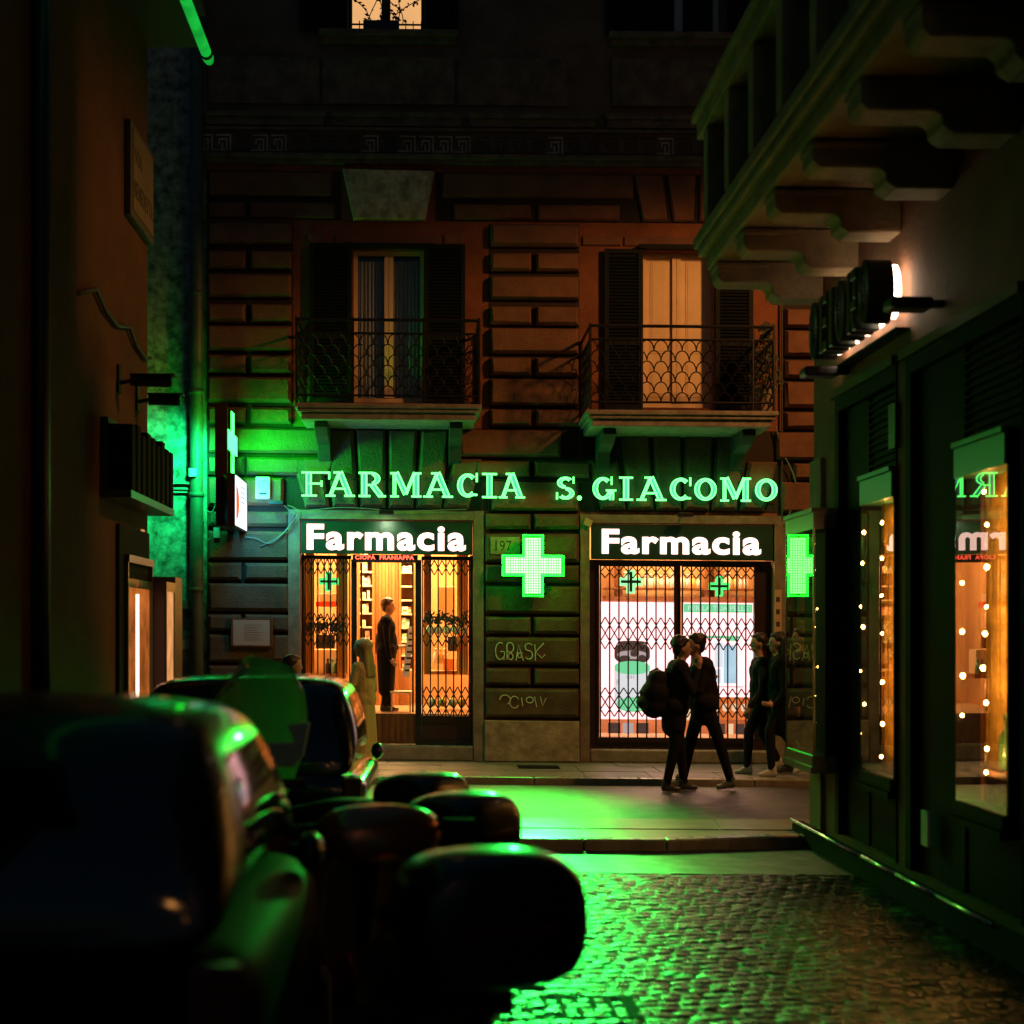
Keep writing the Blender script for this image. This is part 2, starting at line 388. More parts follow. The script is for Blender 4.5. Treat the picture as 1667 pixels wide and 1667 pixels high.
# greek key frieze, worn: pale only where the paint survives
FR = pbr('pale_frieze_paint', (.50, .47, .40), .8, bump=.004, bscale=40, col2=(.25, .22, .18), vscale=4)
m = MB(); P = 30.; t = 2.4; y0, y1 = 222, 249
k = 0; KR = random.Random(4)
while 318+k*P < 1130:
    a = 318+k*P; m.cur = 1 if KR.random() < .28 else 0
    for (p, q, r, s_) in ((a, a+22, y1-t, y1), (a+20, a+22.4, y0+7, y1-t), (a+8, a+20, y0+7, y0+9.4), (a+8, a+10.4, y0+9.4, y0+17), (a+26, a+28.4, y0, y1), (a+4, a+26, y0, y0+t), (a+13, a+15.4, y0+14, y1-t)):
        m.box(X(p), X(q), YF-.022, YF-.001, Z(s_, 700), Z(r, 700))
    k += 1
m.build('greek_key_frieze', [pbr('dark_frieze', (.07, .06, .05), .85), FR], FB)
# rustication
m = MB()
def rect(a, b, c, d): return [(X(a), Z(d, 700)), (X(b), Z(d, 700)), (X(b), Z(c, 700)), (X(a), Z(c, 700))]
def quad(*pp): return [(X(p), Z(q, 700)) for p, q in pp]
rows = []   # (top, bottom, tall?)
y = 365; tall = True
T = [(367, 402, 1), (413, 442, 0), (451, 488, 1), (500, 529, 0), (535, 575, 1), (583, 611, 0), (618, 659, 1), (667, 693, 0)]
for c, d, tl in T:
    for a, b, e in ((340, 475, 405), (798, 941, 868), (1276, 1420, 1345)):
        if tl: m.stone(rect(a, b, c, d), YF, .12)
        else:
            m.stone(rect(a, e-4, c, d), YF, .12); m.stone(rect(e+4, b, c, d), YF, .12)
# ground floor, above the openings (stones turn into flat arches)
for (a, b, c, d) in ((340, 544, 700, 741), (748, 912, 700, 744), (1262, 1420, 700, 744),
                     (340, 399, 748, 776), (403, 490, 748, 776), (775, 862, 750, 776), (869, 958, 750, 776), (1290, 1420, 750, 776),
                     (340, 392, 781, 828), (396, 462, 781, 826), (800, 940, 781, 830), (1270, 1420, 781, 830)):
    m.stone(rect(a, b, c, d), YF, .12)
m.stone(quad((494, 776), (536, 776), (548, 748), (494, 748)), YF, .12)
for cx in (630, 1110):
    for k in range(-3, 3):
        bt, tp = 45, 62
        g = 2.5
        x0b, x1b = cx+k*bt+g, cx+(k+1)*bt-g; x0t, x1t = cx+k*tp*.84+g, cx+(k+1)*tp*.84-g
        top = 700 if k in (-2, -1, 0, 1) else 748
        m.cur = 2; m.stone(quad((x0b, 828), (x1b, 828), (x1t, top), (x0t, top)), YF, .11, .04); m.cur = 0
m.cur = 2
G = [(836, 860, 0), (868, 914, 1), (919, 947, 0), (953, 998, 1), (1003, 1030, 0), (1036, 1080, 1), (1086, 1113, 0), (1119, 1166, 1)]
for c, d, tl in G:
    for a, b, e in ((340, 472, 396), (789, 942, 866), (1296, 1420, 1350)):
        if tl: m.stone(rect(a, b, c, d), YF, .09, .035)
        else:
            m.stone(rect(a, e-3, c, d), YF, .09, .035); m.stone(rect(e+3, b, c, d), YF, .09, .035)
m.cur = 0
# first floor lintels
for (a, b, c, d) in ((340, 540, 283, 322), (720, 1030, 283, 322), (340, 400, 333, 358), (408, 545, 333, 358), (738, 864, 333, 358), (875, 1008, 333, 358), (1165, 1290, 333, 358), (1190, 1420, 283, 322)):
    m.stone(rect(a, b, c, d), YF, .05, .02)
m.stone(quad((1030, 283), (1078, 283), (1086, 358), (1046, 358)), YF, .06, .02)
m.stone(quad((1085, 283), (1132, 283), (1128, 358), (1095, 358)), YF, .06, .02)
m.stone(quad((1139, 283), (1184, 283), (1166, 358), (1137, 358)), YF, .06, .02)
for (a, b) in ((500, 530), (545, 715), (722, 755), (948, 1010), (1016, 1150), (1158, 1262)):
    m.stone(rect(a, b, 383, 398), YF, .03, .01)
m.cur = 1  # joint backing: grime, with the shade of the grooves painted in
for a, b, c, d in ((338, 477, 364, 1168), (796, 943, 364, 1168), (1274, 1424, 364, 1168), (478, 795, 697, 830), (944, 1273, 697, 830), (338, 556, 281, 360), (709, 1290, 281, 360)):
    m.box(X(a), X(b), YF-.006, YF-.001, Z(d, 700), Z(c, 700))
m.build('rustication', [STONE, pbr('soot_and_shade_joints', (.03, .02, .015), .95, bump=.01, bscale=30), SOOTY], FB)
m = MB(); m.stone(quad((557, 278), (708, 280), (692, 361), (575, 361)), YF, .10, .02)
m.build('keystone', pbr('pale_keystone', (.75, .64, .46), .8, bump=.012, bscale=26, col2=(.30, .23, .16), vscale=9), FB)
# travertine plinths and jambs
for a, b in ((788, 943), (340, 472), (1296, 1440)):
    m = MB(); m.stone(rect(a, b, 1171, 1238), YF, .11, .012); m.build('plinth', TRAV, FB)
for a, b, c, d in ((470, 489, 832, 1238), (771, 787, 832, 1238), (944, 959, 836, 1238), (1259, 1276, 836, 1238)):
    m = MB(); bx(a, b, c, d, -.02, .07); m.build('door_jamb', TRAVD, FB, parent=None)
for a, b, c, d in ((489.3, 770.7, 833, 847), (959.3, 1258.7, 836, 849)):
    m = MB(); bx(a, b, c, d, -.02, .075); m.build('lintel', TRAVD, FB)
for a, b, c, d in ((489, 771, 1214, 1238), (960, 1259, 1217, 1238)):
    m = MB(); bx(a, b, c, d, -.6, .06); bevel(m.build('doorstep', KERB, FB), .02)

# ---- first floor french windows, reveals, shutters
def leaf_shutter(a, b, c, d, w, lab=None):
    """louvred shutter folded flat against the wall"""
    m = MB(); x0, x1, z0, z1 = X(a), X(b), Z(d, 700), Z(c, 700); y = YF-w
    f = .055; zm = z0+(z1-z0)*.42
    m.box(x0, x0+f, y-.035, y, z0, z1); m.box(x1-f, x1, y-.035, y, z0, z1)
    for za, zb in ((z0, z0+f*1.6), (zm-f/2, zm+f/2), (z1-f, z1)): m.box(x0+f, x1-f, y-.034, y, za, zb)
    zz = z0+f*1.6+.02
    while zz < z1-f-.03:
        if not (zm-f/2-.03 < zz < zm+f/2):
            m.add([(x0+f, y-.032, zz), (x1-f, y-.032, zz), (x1-f, y-.004, zz+.032), (x0+f, y-.004, zz+.032), (x0+f, y-.028, zz-.006), (x1-f, y-.028, zz-.006), (x1-f, y, zz+.026), (x0+f, y, zz+.026)],
                  [(0, 1, 2, 3), (7, 6, 5, 4), (0, 4, 5, 1), (3, 2, 6, 7)])
        zz += .042
    m.box(x0+f, x1-f, y-.006, y-.002, z0+f, z1-f)
    return m.build('shutter', DARKW, FB)
for a, b, c, d in ((505, 573, 400, 662), (691, 757, 400, 662), (983, 1045, 405, 668), (1163, 1224, 405, 668)):
    leaf_shutter(a, b, c, d, .05)
ROOMD = pbr('dim_room_wall', (.10, .11, .10), .9)
CURT = pbr('curtain', (.42, .33, .24), .85, bump=.02, bscale=14, var=.3, vscale=5, stretch=(6, 6, .3))
def french_window(a, b, c, d, kind):
    x0, x1, z0, z1 = X(a), X(b), Z(d, 700), Z(c, 700); yw = YF+.14
    m = MB(); m.box(x0, x1, YF+.42, YF+1.6, z0-.05, z0-.001); m.box(x0-.3, x1+.3, YF+1.6, YF+1.65, z0-.1, z1+.2)
    m.box(x0-.3, x0-.25, YF+.43, YF+1.6, z0, z1); m.box(x1+.25, x1+.3, YF+.43, YF+1.6, z0, z1); m.box(x0-.3, x1+.3, YF+.43, YF+1.6, z1+.05, z1+.1)
    m.build('room', ROOMD, FB)
    m = MB(); f = .05; xm = (x0+x1)/2; zl = z0+.04
    m.box(x0, x0+f, yw, yw+.06, z0, z1); m.box(x1-f, x1, yw, yw+.06, z0, z1); m.box(x0+f, x1-f, yw, yw+.06, z1-f, z1); m.box(x0+f, x1-f, yw, yw+.06, z0, z0+f*1.5)
    m.box(xm-.055, xm-.003, yw-.015, yw+.055, z0+f*1.5, z1-f); m.box(xm+.003, xm+.055, yw-.010, yw+.05, z0+f*1.5, z1-f)
    fr = m.build('window', CREAM, FB)
    if kind == 'glass':
        m = MB(); m.box(x0+f, x1-f, yw+.02, yw+.026, z0+f, z1-f); m.build('pane', GLASS, FB, parent=fr)
        for ca_, cb_ in ((x0+.06, xm-.03), (xm+.03, x1-.06)):
            m = MB(); n = 24
            xs = [ca_+(cb_-ca_)*i/n for i in range(n+1)]
            m.loft([[(x_, yw+.10+.02*math.sin(i*1.9), zz) for i, x_ in enumerate(xs)]+[(x_, yw+.11+.02*math.sin(i*1.9), zz) for i, x_ in reversed(list(enumerate(xs)))] for zz in (z0, z1-.1)])
            m.build('curtain', pbr('pale_net_curtain', (.30, .34, .32), .9, bump=.01, bscale=20), FB, parent=fr)
    else:   # inner shutters closed behind the glass, cream with two raised panels each
        for s0, s1 in ((x0+f+.002, xm-.058), (xm+.058, x1-f-.002)):
            m = MB(); m.box(s0, s1, yw+.03, yw+.05, z0+f*1.5, z1-f)
            for za, zb in ((.08, .30), (.36, .95)):
                A, B = z0+(z1-z0)*za, z0+(z1-z0)*zb
                m.box(s0+.06, s1-.06, yw+.022, yw+.031, A, B)
                m.box(s0+.085, s1-.085, yw+.016, yw+.023, A+.03, B-.03)
            bevel(m.build('inner_shutter', CREAM, FB, parent=fr), .006)
    return fr
french_window(575, 690, 405, 656, 'glass'); french_window(1047, 1162, 405, 660, 'shut')
# dark drip moulds over windows
m = MB(); bx(558, 706, 400, 406, 0, .12); m.build('drip_mould', DARKW, FB); m = MB(); bx(1038, 1172, 398, 404.5, 0, .12); m.build('drip_mould', DARKW, FB)
# top floor windows
WARMW = emit('lit_room_wall', (1, .52, .20), .95, noise=(1.2, .8))
x0, x1, z0, z1 = X(568), X(690), Z(56, 700), Z(-150, 700)
m = MB(); m.box(x0-.2, x1+.2, YF+1.2, YF+1.25, z0-.2, z1); r = m.build('lit_room', WARMW, FB)
m = MB(); f = .035
m.box(x0, x0+f, YF+.1, YF+.16, z0, z1); m.box(x1-f, x1, YF+.1, YF+.16, z0, z1)
xm = X(628); m.box(xm-.055, xm+.055, YF+.1, YF+.17, z0, z1); m.box(x0+f, xm-.056, YF+.1, YF+.16, z0, z0+.02)
m.build('window', BLK, FB)
x0, x1, z0, z1 = X(1040), X(1180), Z(62, 700), Z(-150, 700)
m = MB(); m.box(x0-.2, x1+.2, YF+1.2, YF+1.25, z0-.2, z1); m.build('dark_room', pbr('night_room', (.02, .03, .045), .9), FB)
m = MB(); PB = pbr('pale_blue_frame', (.25, .33, .38), .5)
xm = X(1107); m.box(xm-.05, xm+.05, YF+.1, YF+.16, z0, z1); xq = X(1168); m.box(xq-.03, xq+.03, YF+.1, YF+.16, z0, z1); m.box(x0, x1, YF+.1, YF+.14, z0, z0+.02)
m.build('window', PB, FB)
for a, b in ((488, 566), (692, 746), (985, 1038), (1182, 1240)):
    leaf_shutter(a, b, -140, 54, .03)
# planter with bare twiggy plants against the lit window
pl = thing('window_planter', (X(628), YF-.02, Z(55, 700)), 'dark planter of leafy twigs in the lit top floor window', 'planter')
m = MB(); m.box(X(592), X(650), YF-.12, YF+.02, Z(55.5, 700), Z(40, 700)); m.box(X(570), X(686), YF-.10, YF-.085, Z(47, 700), Z(44.5, 700))
for a in (571, 585, 660, 672, 685): m.box(X(a), X(a)+.012, YF-.098, YF-.087, Z(55.5, 700), Z(40, 700))
m.build('planter_box', BLK, pl)
m = MB(); rnd = random.Random(3)
def leafq(c, L, an, ti):
    d = Vector((math.cos(an), .3*math.sin(ti), math.sin(an))); n = Vector((-d.z, .5*math.cos(ti), d.x)).normalized()
    c = Vector(c); m.add([c, c+d*L*.5+n*L*.28, c+d*L, c+d*L*.5-n*L*.28], [(0, 1, 2, 3)])
for bx0 in (596, 606, 615, 620, 638, 645, 650, 656):
    p = Vector((X(bx0), YF-.05, Z(42, 700))); an = PI/2+rnd.uniform(-.9, .9); pts = [p.copy()]
    for k in range(9):
        p = p+Vector((math.cos(an), 0, math.sin(an)))*.055; an += rnd.uniform(-.4, .4); an = max(.5, min(2.6, an)); pts.append(p.copy())
        for _ in range(rnd.choice((0, 1, 2, 2))): leafq(p, rnd.uniform(.035, .07), rnd.uniform(0, 2*PI), rnd.uniform(0, 6))
    m.tube(pts, .006, 5)
m.build('foliage', pbr('dark_leaf', (.03, .05, .02), .7), pl)

# ---- balconies
def balcony(name, a, b, c, dpt, ra, rb, lab, posts):
    """slab px a..b, top y c; railing px ra..rb at its front"""
    Yb = YF-dpt; kf = Yb/K
    x0, x1 = (a-VX)*kf, (b-VX)*kf; zt = CH+(VY-c)*kf
    root = thing(name, ((x0+x1)/2, YF, zt-.2), lab, 'balcony')
    m = MB(); t = .075
    # moulded slab: three steps
    m.box(x0, x1, Yb, YF, zt-.055, zt); m.box(x0+.03, x1-.03, Yb+.03, YF, zt-.10, zt-.0555); m.box(x0+.07, x1-.07, Yb+.07, YF, zt-.185, zt-.1005)
    bevel(m.build('slab', pbr('balcony_stone', (.30, .27, .21), .75, bump=.01, bscale=40, col2=(.16, .14, .11), vscale=8), root), .012)
    for xb in (x0+.30, x1-.30):
        m = MB(); prof = [(0, 0), (-.75*dpt, 0), (-.78*dpt, -.07), (-.6*dpt, -.16), (-.25*dpt, -.22), (-.12, -.40), (-.02, -.46), (0, -.46)]
        m.prism([(YF-.02+p, zt-.19+q) for p, q in prof], lambda p, t_: (t_, p[0], p[1]), xb-.08, xb+.08)
        bevel(m.build('bracket', pbr('shaded_bracket', (.035, .028, .022), .85, bump=.01, bscale=30), root), .01)  # the dark under the slab is painted into the bracket colour
    # railing
    m = MB(); H = 1.0; r = .012; X0, X1, YY = (ra-VX)*kf, (rb-VX)*kf, Yb+.06
    zb = zt+.10; zm = zt+H-.16; ztop = zt+H
    def rail(p, q, rr=.014): m.tube([p, q], rr, 6)
    sides = [((X0, YY), (X1, YY)), ((X0, YY), (X0, YF-.02)), ((X1, YY), (X1, YF-.02))]
    for (p, q) in sides:
        for zz in (zb, zm, ztop): rail((*p, zz), (*q, zz), .014 if zz < ztop else .02)
        L = math.dist(p, q); nn = max(1, round(L/.168)); s_ = L/nn
        rowsn = 6; hh = (zm-zb)/rowsn
        for j in range(rowsn):
            for i in range(nn+(j % 2)):
                cc = (i+.5-(.5 if j % 2 else 0))*s_
                pts = []
                for k in range(9):
                    an = PI*k/8; u = cc+math.cos(an)*s_*.5; 
                    if u < -1e-6 or u > L+1e-6: continue
                    pts.append((p[0]+(q[0]-p[0])*u/L, p[1]+(q[1]-p[1])*u/L, zb+j*hh+math.sin(an)*hh*.95))
                if len(pts) > 1: m.tube(pts, .0075, 4)
    for xx in [X0, X1]+[ (q-VX)*kf for q in posts]:
        rail((xx, YY, zt), (xx, YY, ztop+.03), .016)
    for xx in (X0, X1): rail((xx, YF-.03, zt), (xx, YF-.03, ztop), .014)
    m.build('railing', IRON, root)
    return root
balcony('balcony', 479, 784, 657, .95, 482, 780, 'stone balcony with fish scale railing above the pharmacy entrance, green lit at its left end', [574, 690])
balcony('balcony', 955, 1268, 664, 1.05, 962, 1262, 'stone balcony with fish scale railing below the orange lit right hand window', [1046, 1228])
# potted shrub/cloth silhouette at the right end of the right balcony
pb = thing('balcony_plant', (X(1243, 17.3), 17.25, Z(664, 1243, 17.0)), 'dark potted plant at the right end of the right balcony', 'plant')
m = MB(); m.loft([[(X(1243, 17.3)+r*math.cos(t*PI/6), 17.3+r*math.sin(t*PI/6), Z(664, 1243, 17)+h) for t in range(12)] for r, h in ((.09, 0), (.13, .26), (.15, .27), (.15, .30), (.11, .30))])
m.build('pot', TRAVD, pb)
m = MB(); rnd = random.Random(5)
for k in range(420):
    h = rnd.random(); an = rnd.random()*6.28; rr = rnd.random()**.5*.20*(1-.7*h)
    leafq((X(1248, 17.3)+rr*math.cos(an), 17.3+rr*math.sin(an), Z(664, 1243, 17)+.3+h*.75), rnd.uniform(.03, .07), rnd.uniform(0, 6.3), rnd.uniform(0, 6))
m.build('foliage', pbr('dark_leaf', (.03, .05, .02), .7), pb)

# ================================================================== NEIGHBOUR ON THE LEFT (teal plaster)
NB = thing('neighbouring_building', (-4.5, 18.3, 0), 'plain mottled plaster building left of the pharmacy, washed green by the sign', 'building')
m = MB(); m.box(-9, X(336.5), YF+.03, YF+.5, -.3, 12.5); m.build('wall', MOTTLE, NB)
m = MB()
for c, d, w_ in ((783, 787, .10), (787.5, 793, .14), (793.5, 801, .08), (801.5, 806, .05)): m.box(-9, X(330)-(.0), YF+.03-w_, YF+.032, Z(d, 700), Z(c, 700))
for c, d, w_ in ((982, 995, .10), (1034, 1044, .09), (1044.5, 1060, .13)): m.box(-9, X(322), YF+.03-w_, YF+.032, Z(d, 700), Z(c, 700))
m.box(-9, X(318), YF-.03, YF+.033, -.2, Z(1060.5, 700))
m.build('string_course', GREYST, NB)
m = MB(); m.tube([(X(322), YF-.09, -.1), (X(322), YF-.09, Z(985, 700)), (X(322), YF-.09, Z(500, 700)), (X(322), YF-.09, 12)], .085, 14)
for py in (480, 640, 806, 960): m.tube([(X(322), YF-.09, Z(py, 700)), (X(322), YF-.09, Z(py+8, 700))], .095, 14)
tag(m.build('downpipe', pbr('painted_pipe', (.09, .11, .08), .5, bump=.004, bscale=40, var=.4, vscale=6), smooth=True), 'thick drainpipe running down the green lit joint left of the pharmacy', 'drainpipe')

# ================================================================== SHOPFRONTS
rnd = random.Random(11)
BOARD = pbr('dark_green_sign_board', (.015, .06, .035), .32, bump=.001, bscale=30)
WHT = emit('white_letter_light', (1, .62, .50), 3.2)
def sign_board(a, b, c, d, ta, tb, tc, td, lab):
    root = thing('shop_sign', ((X(a)+X(b))/2, YF-.06, Z(d, 700)), lab, 'sign')
    m = MB(); m.box(X(a), X(b), YF-.05, YF+.02, Z(d, 700), Z(c, 700)); bevel(m.build('board', BOARD, root), .006)
    zb, zt = Z(td, 700), Z(tc, 700)
    m = fit_text('Farmacia', X(ta), X(tb), zb, zt, YF-.052, .034, .012); m.build('lettering', WHT, root)
    return root
sign_board(491, 769, 849, 903, 500, 758, 855, 897.5, 'backlit white Farmacia sign on the green board above the open pharmacy entrance')
sign_board(962, 1257, 851, 908, 979, 1237, 859, 899.5, 'backlit white Farmacia sign on the dark board above the shuttered right pharmacy window')
# small floodlights above both boards
for px, lit in ((630, 1), (1110, 0)):
    m = MB(); x = X(px); z = Z(838, 700); m.box(x-.09, x+.09, YF-.30, YF-.20, z-.02, z+.03); m.tube([(x, YF-.2, z+.01), (x, YF, z+.05)], .012, 6)
    o = bevel(m.build('floodlight', IRON), .008)
    tag(o, 'small floodlight on a bracket over the %s Farmacia sign' % ('left' if lit else 'right'), 'floodlight')
# red scrolling text strip, half hidden under the left board
rl = thing('led_strip', (X(627), YF+.02, Z(911, 700)), 'red glowing text strip above the open pharmacy door', 'led display')
m = MB(); m.box(X(574), X(680), YF+.03, YF+.09, Z(916, 700), Z(903.5, 700)); m.build('housing', BLK, rl)
RED = emit('red_led', (1, .10, .05), 3.5)
m = fit_text('CIOPA', X(578), X(611), Z(911.5, 700), Z(904.5, 700), YF+.028, .03, .008); m.build('lettering', RED, rl)
m = fit_text('FRANIAPPA', X(618), X(674), Z(911.5, 700), Z(904.5, 700), YF+.028, .03, .008); m.build('lettering', RED, rl)

# frames of the entrance
def zb(py): return Z(py, 700)
EN = thing('pharmacy_entrance', (X(630), YF+.1, zb(1214)), 'dark framed pharmacy entrance with open middle door and a brown wooden lower panel', 'shopfront')
m = MB(); ya, yb = YF+.10, YF+.18
for a, b, c, d in ((490, 494, 903, 1214), (765.5, 770, 903, 1214), (571, 580, 911, 1214), (676, 686, 911, 1214), (494, 571, 905, 911), (686, 765.5, 905, 911), (494, 571, 1205, 1214), (686, 765.5, 1205, 1214)):
    m.box(X(a), X(b), ya, yb, zb(d), zb(c))
m.build('frame', BLK, EN)
m = MB(); m.box(X(580.3), X(675.7), YF+.12, YF+.16, zb(1212), zb(1163))
for k in range(9): m.box(X(582+k*10.5), X(588+k*10.5), YF+.11, YF+.1205, zb(1209), zb(1167))
m.build('wood_panel', WOOD, EN)
RIS = pbr('dark_stall_riser', (.03, .016, .012), .5); m = MB(); m.box(X(686.3), X(765), YF+.12, YF+.17, zb(1204.8), zb(1166)); m.build('lower_panel', RIS, EN); m = MB(); m.box(X(494.3), X(570.7), YF+.12, YF+.17, zb(1204.8), zb(1140)); m.build('lower_panel', pbr('dark_stall_riser', (.03, .016, .012), .5), EN)
m = MB(); m.box(X(494.3), X(570.7), YF+.2, YF+.206, zb(1139), zb(912)); m.box(X(686.3), X(765), YF+.2, YF+.206, zb(1165), zb(912)); m.build('pane', GLASS, EN)
m = MB(); m.tube([(X(588), YF+.09, zb(1160)), (X(588), YF+.09, zb(917))], .012, 6); m.tube([(X(672), YF+.09, zb(1160)), (X(672), YF+.09, zb(917))], .012, 6); m.build('door_rail', pbr('dark_bronze', (.12, .05, .02), .35, metal=.6), EN)

# scissor gates
def gate(x0, x1, z0, z1, y, n, zones, lab, grp='scissor security gates of the pharmacy'):
    m = MB(); dx = (x1-x0)/n
    for i in range(n+1):
        x = x0+i*dx; m.box(x-.0085, x+.0085, y-.006, y+.006, z0, z1)
    for za, zc, rows_ in zones:
        h = (zc-za)/rows_
        for i in range(n):
            a = x0+i*dx; b = a+dx
            for j in range(rows_):
                p, q = za+j*h, za+(j+1)*h
                pts = [((a, p), (b, q)), ((a, q), (b, p))] if False else ([((a, p), ((a+b)/2, q)), (((a+b)/2, q), (b, p))] if j % 2 else [((a, q), ((a+b)/2, p)), (((a+b)/2, p), (b, q))])
                for (u, v) in pts: m.tube([(u[0], y-.011, u[1]), (v[0], y-.011, v[1])], .0075, 4)
    m.box(x0-.01, x1+.01, y-.012, y+.012, z0-.015, z0); m.box(x0-.01, x1+.01, y-.012, y+.012, z1, z1+.015)
    return tag(m.build('security_gate', IRON), lab, 'security gate', grp)
zn = [(zb(1166), zb(1118), 4), (zb(1052), zb(1003), 4), (zb(936), zb(912), 2)]
gate(X(496), X(569), zb(1140), zb(911), YF+.05, 7, [(zb(1140), zb(1116), 2), (zb(1052), zb(1000), 4), (zb(936), zb(911), 2)], 'narrow scissor gate folded across the left pane of the pharmacy entrance')
gate(X(688), X(764), zb(1166), zb(911), YF+.05, 6, zn, 'narrow scissor gate across the pane right of the open pharmacy door')
# right window
RW = thing('pharmacy_window', (X(1110), YF+.1, zb(1217)), 'wide black framed pharmacy shop window with a central mullion and bright posters behind', 'shop window')
m = MB()
for a, b, c, d in ((960, 977, 908, 1217), (1232, 1258, 908, 1217), (977, 1232, 908, 917), (977, 1232, 1199, 1217), (1101, 1110, 917, 1199)):
    m.box(X(a), X(b), ya, yb, zb(d), zb(c))
m.build('frame', pbr('dark_red_frame', (.028, .012, .012), .4), RW)
m = MB(); m.box(X(977.3), X(1100.7), YF+.14, YF+.146, zb(1198.7), zb(917.3)); m.box(X(1110.3), X(1231.7), YF+.14, YF+.146, zb(1198.7), zb(917.3)); m.build('pane', GLASS, RW)
gate(X(978), X(1099), zb(1198), zb(919), YF+.04, 8, [(zb(1164), zb(1117), 4), (zb(1054), zb(1002), 4), (zb(938), zb(919), 2)], 'scissor gate over the left half of the bright poster window')
gate(X(1112), X(1230), zb(1198), zb(919), YF+.04, 8, [(zb(1164), zb(1117), 4), (zb(1054), zb(1002), 4), (zb(938), zb(919), 2)], 'scissor gate over the right half of the bright poster window')

# ================================================================== PHARMACY INTERIOR
WARMWALL = pbr('warm_interior_wall', (.62, .34, .14), .7, var=.25, vscale=2)
IW = pbr('interior_wood', (.42, .17, .05), .45, bump=.003, bscale=20, var=.5, vscale=2.5, stretch=(8, 8, .5))
SHW = pbr('white_shelf', (.75, .62, .45), .5)
zf = zb(1163)-.02
RM = thing('pharmacy_interior', (X(630), 19.8, zf), 'warm wood panelled pharmacy interior seen through the entrance', 'interior')
m = MB(); m.box(X(470), X(800), 20.9, 21.0, zf, 3.7); m.box(X(478), X(486), YF+.45, 20.9, zf, 3.7); m.box(X(778), X(786), YF+.45, 20.9, zf, 3.7); m.build('wall', WARMWALL, RM)
m = MB(); m.box(X(478), X(786), YF+.43, 21.0, zf-.25, zf); m.build('floor', pbr('shop_floor', (.30, .18, .10), .35), RM)
m = MB(); m.box(X(478), X(786), YF+.43, 21.0, 3.52, 3.6); m.build('ceiling', pbr('shop_ceiling', (.7, .6, .45), .8), RM)
def XI(px, Y): return (px-VX)*Y/K
def ZI(py, Y): return CH+(VY-py)*Y/K
m = MB()
for k in range(8): m.box(XI(606+k*5.4, 20.5), XI(610.8+k*5.4, 20.5), 20.45, 20.55, zf, 3.5)
m.build('wood_pilaster', IW, RM)
for (a, b) in ((497, 512), (548, 566), (690, 702), (744, 762)):   # ochre curtains beside the panes
    m = MB(); n = 14; Y = YF+.62
    xs = [XI(a, Y)+(XI(b, Y)-XI(a, Y))*i/n for i in range(n+1)]
    m.loft([[(x_, Y+.02*math.sin(i*2.1), zz) for i, x_ in enumerate(xs)]+[(x_, Y+.03+.02*math.sin(i*2.1), zz) for i, x_ in reversed(list(enumerate(xs)))] for zz in (zf+.5, 3.45)])
    m.build('curtain', pbr('ochre_curtain', (.80, .42, .08), .7), RM)
# shelving with small boxes
SHELF_COLS = [(.9, .85, .7), (.85, .8, .75), (.75, .2, .1), (.9, .6, .15), (.2, .45, .3), (.8, .75, .5), (.3, .35, .5), (.9, .9, .85)]
BM = [pbr('carton_%d' % i, c, .5) for i, c in enumerate(SHELF_COLS)]
def shelf_unit(x0, x1, Y, z0, z1, n, lab, boxlab, grp, cat='shelf'):
    root = thing('shelf_unit', ((x0+x1)/2, Y, z0), lab, cat)
    m = MB(); m.box(x0-.03, x0, Y, Y+.3, z0, z1); m.box(x1, x1+.03, Y, Y+.3, z0, z1); m.box(x0, x1, Y+.28, Y+.3, z0, z1); m.build('case', IW, root)
    for j in range(n):
        z = z0+(z1-z0)*j/n
        m = MB(); m.box(x0, x1, Y+.01, Y+.279, z, z+.022); m.build('shelf_board', SHW, root)
        x = x0+.01; zz = z+.022; q_ = 0
        while x < x1-.05:
            wd = rnd.uniform(.035, .10); h = rnd.uniform(.5, .85)*((z1-z0)/n-.03)
            if x+wd > x1: break
            if rnd.random() < .88:
                m = MB(); yy = Y+rnd.uniform(.02, .07); m.box(x, x+wd-.006, yy, yy+.12, zz, zz+h)
                m.cur = 1; m.box(x+wd*.12, x+wd*.8, yy-.002, yy, zz+h*.25, zz+h*.6)
                i = rnd.randrange(len(BM))
                tag(m.build('medicine_box', [BM[i], BM[(i+3) % len(BM)]]), boxlab % (ORD[q_], ORD[j] if j else 'lowest'), 'box', grp); q_ += 1
            x += wd+rnd.choice((0, 0, .02))
shelf_unit(XI(586, 20.4), XI(606, 20.4), 20.35, zf+.9, 3.3, 9, 'tall shelf of medicine cartons left of the wood panelling inside', '%s carton on the %s board of the inner shelf left of the panelling', 'medicine cartons on the left inner shelf')
shelf_unit(XI(653, 20.4), XI(672, 20.4), 20.35, zf+.5, 3.3, 11, 'tall shelf of medicine cartons right of the wood panelling inside', '%s carton on the %s board of the inner shelf right of the panelling', 'medicine cartons on the right inner shelf')
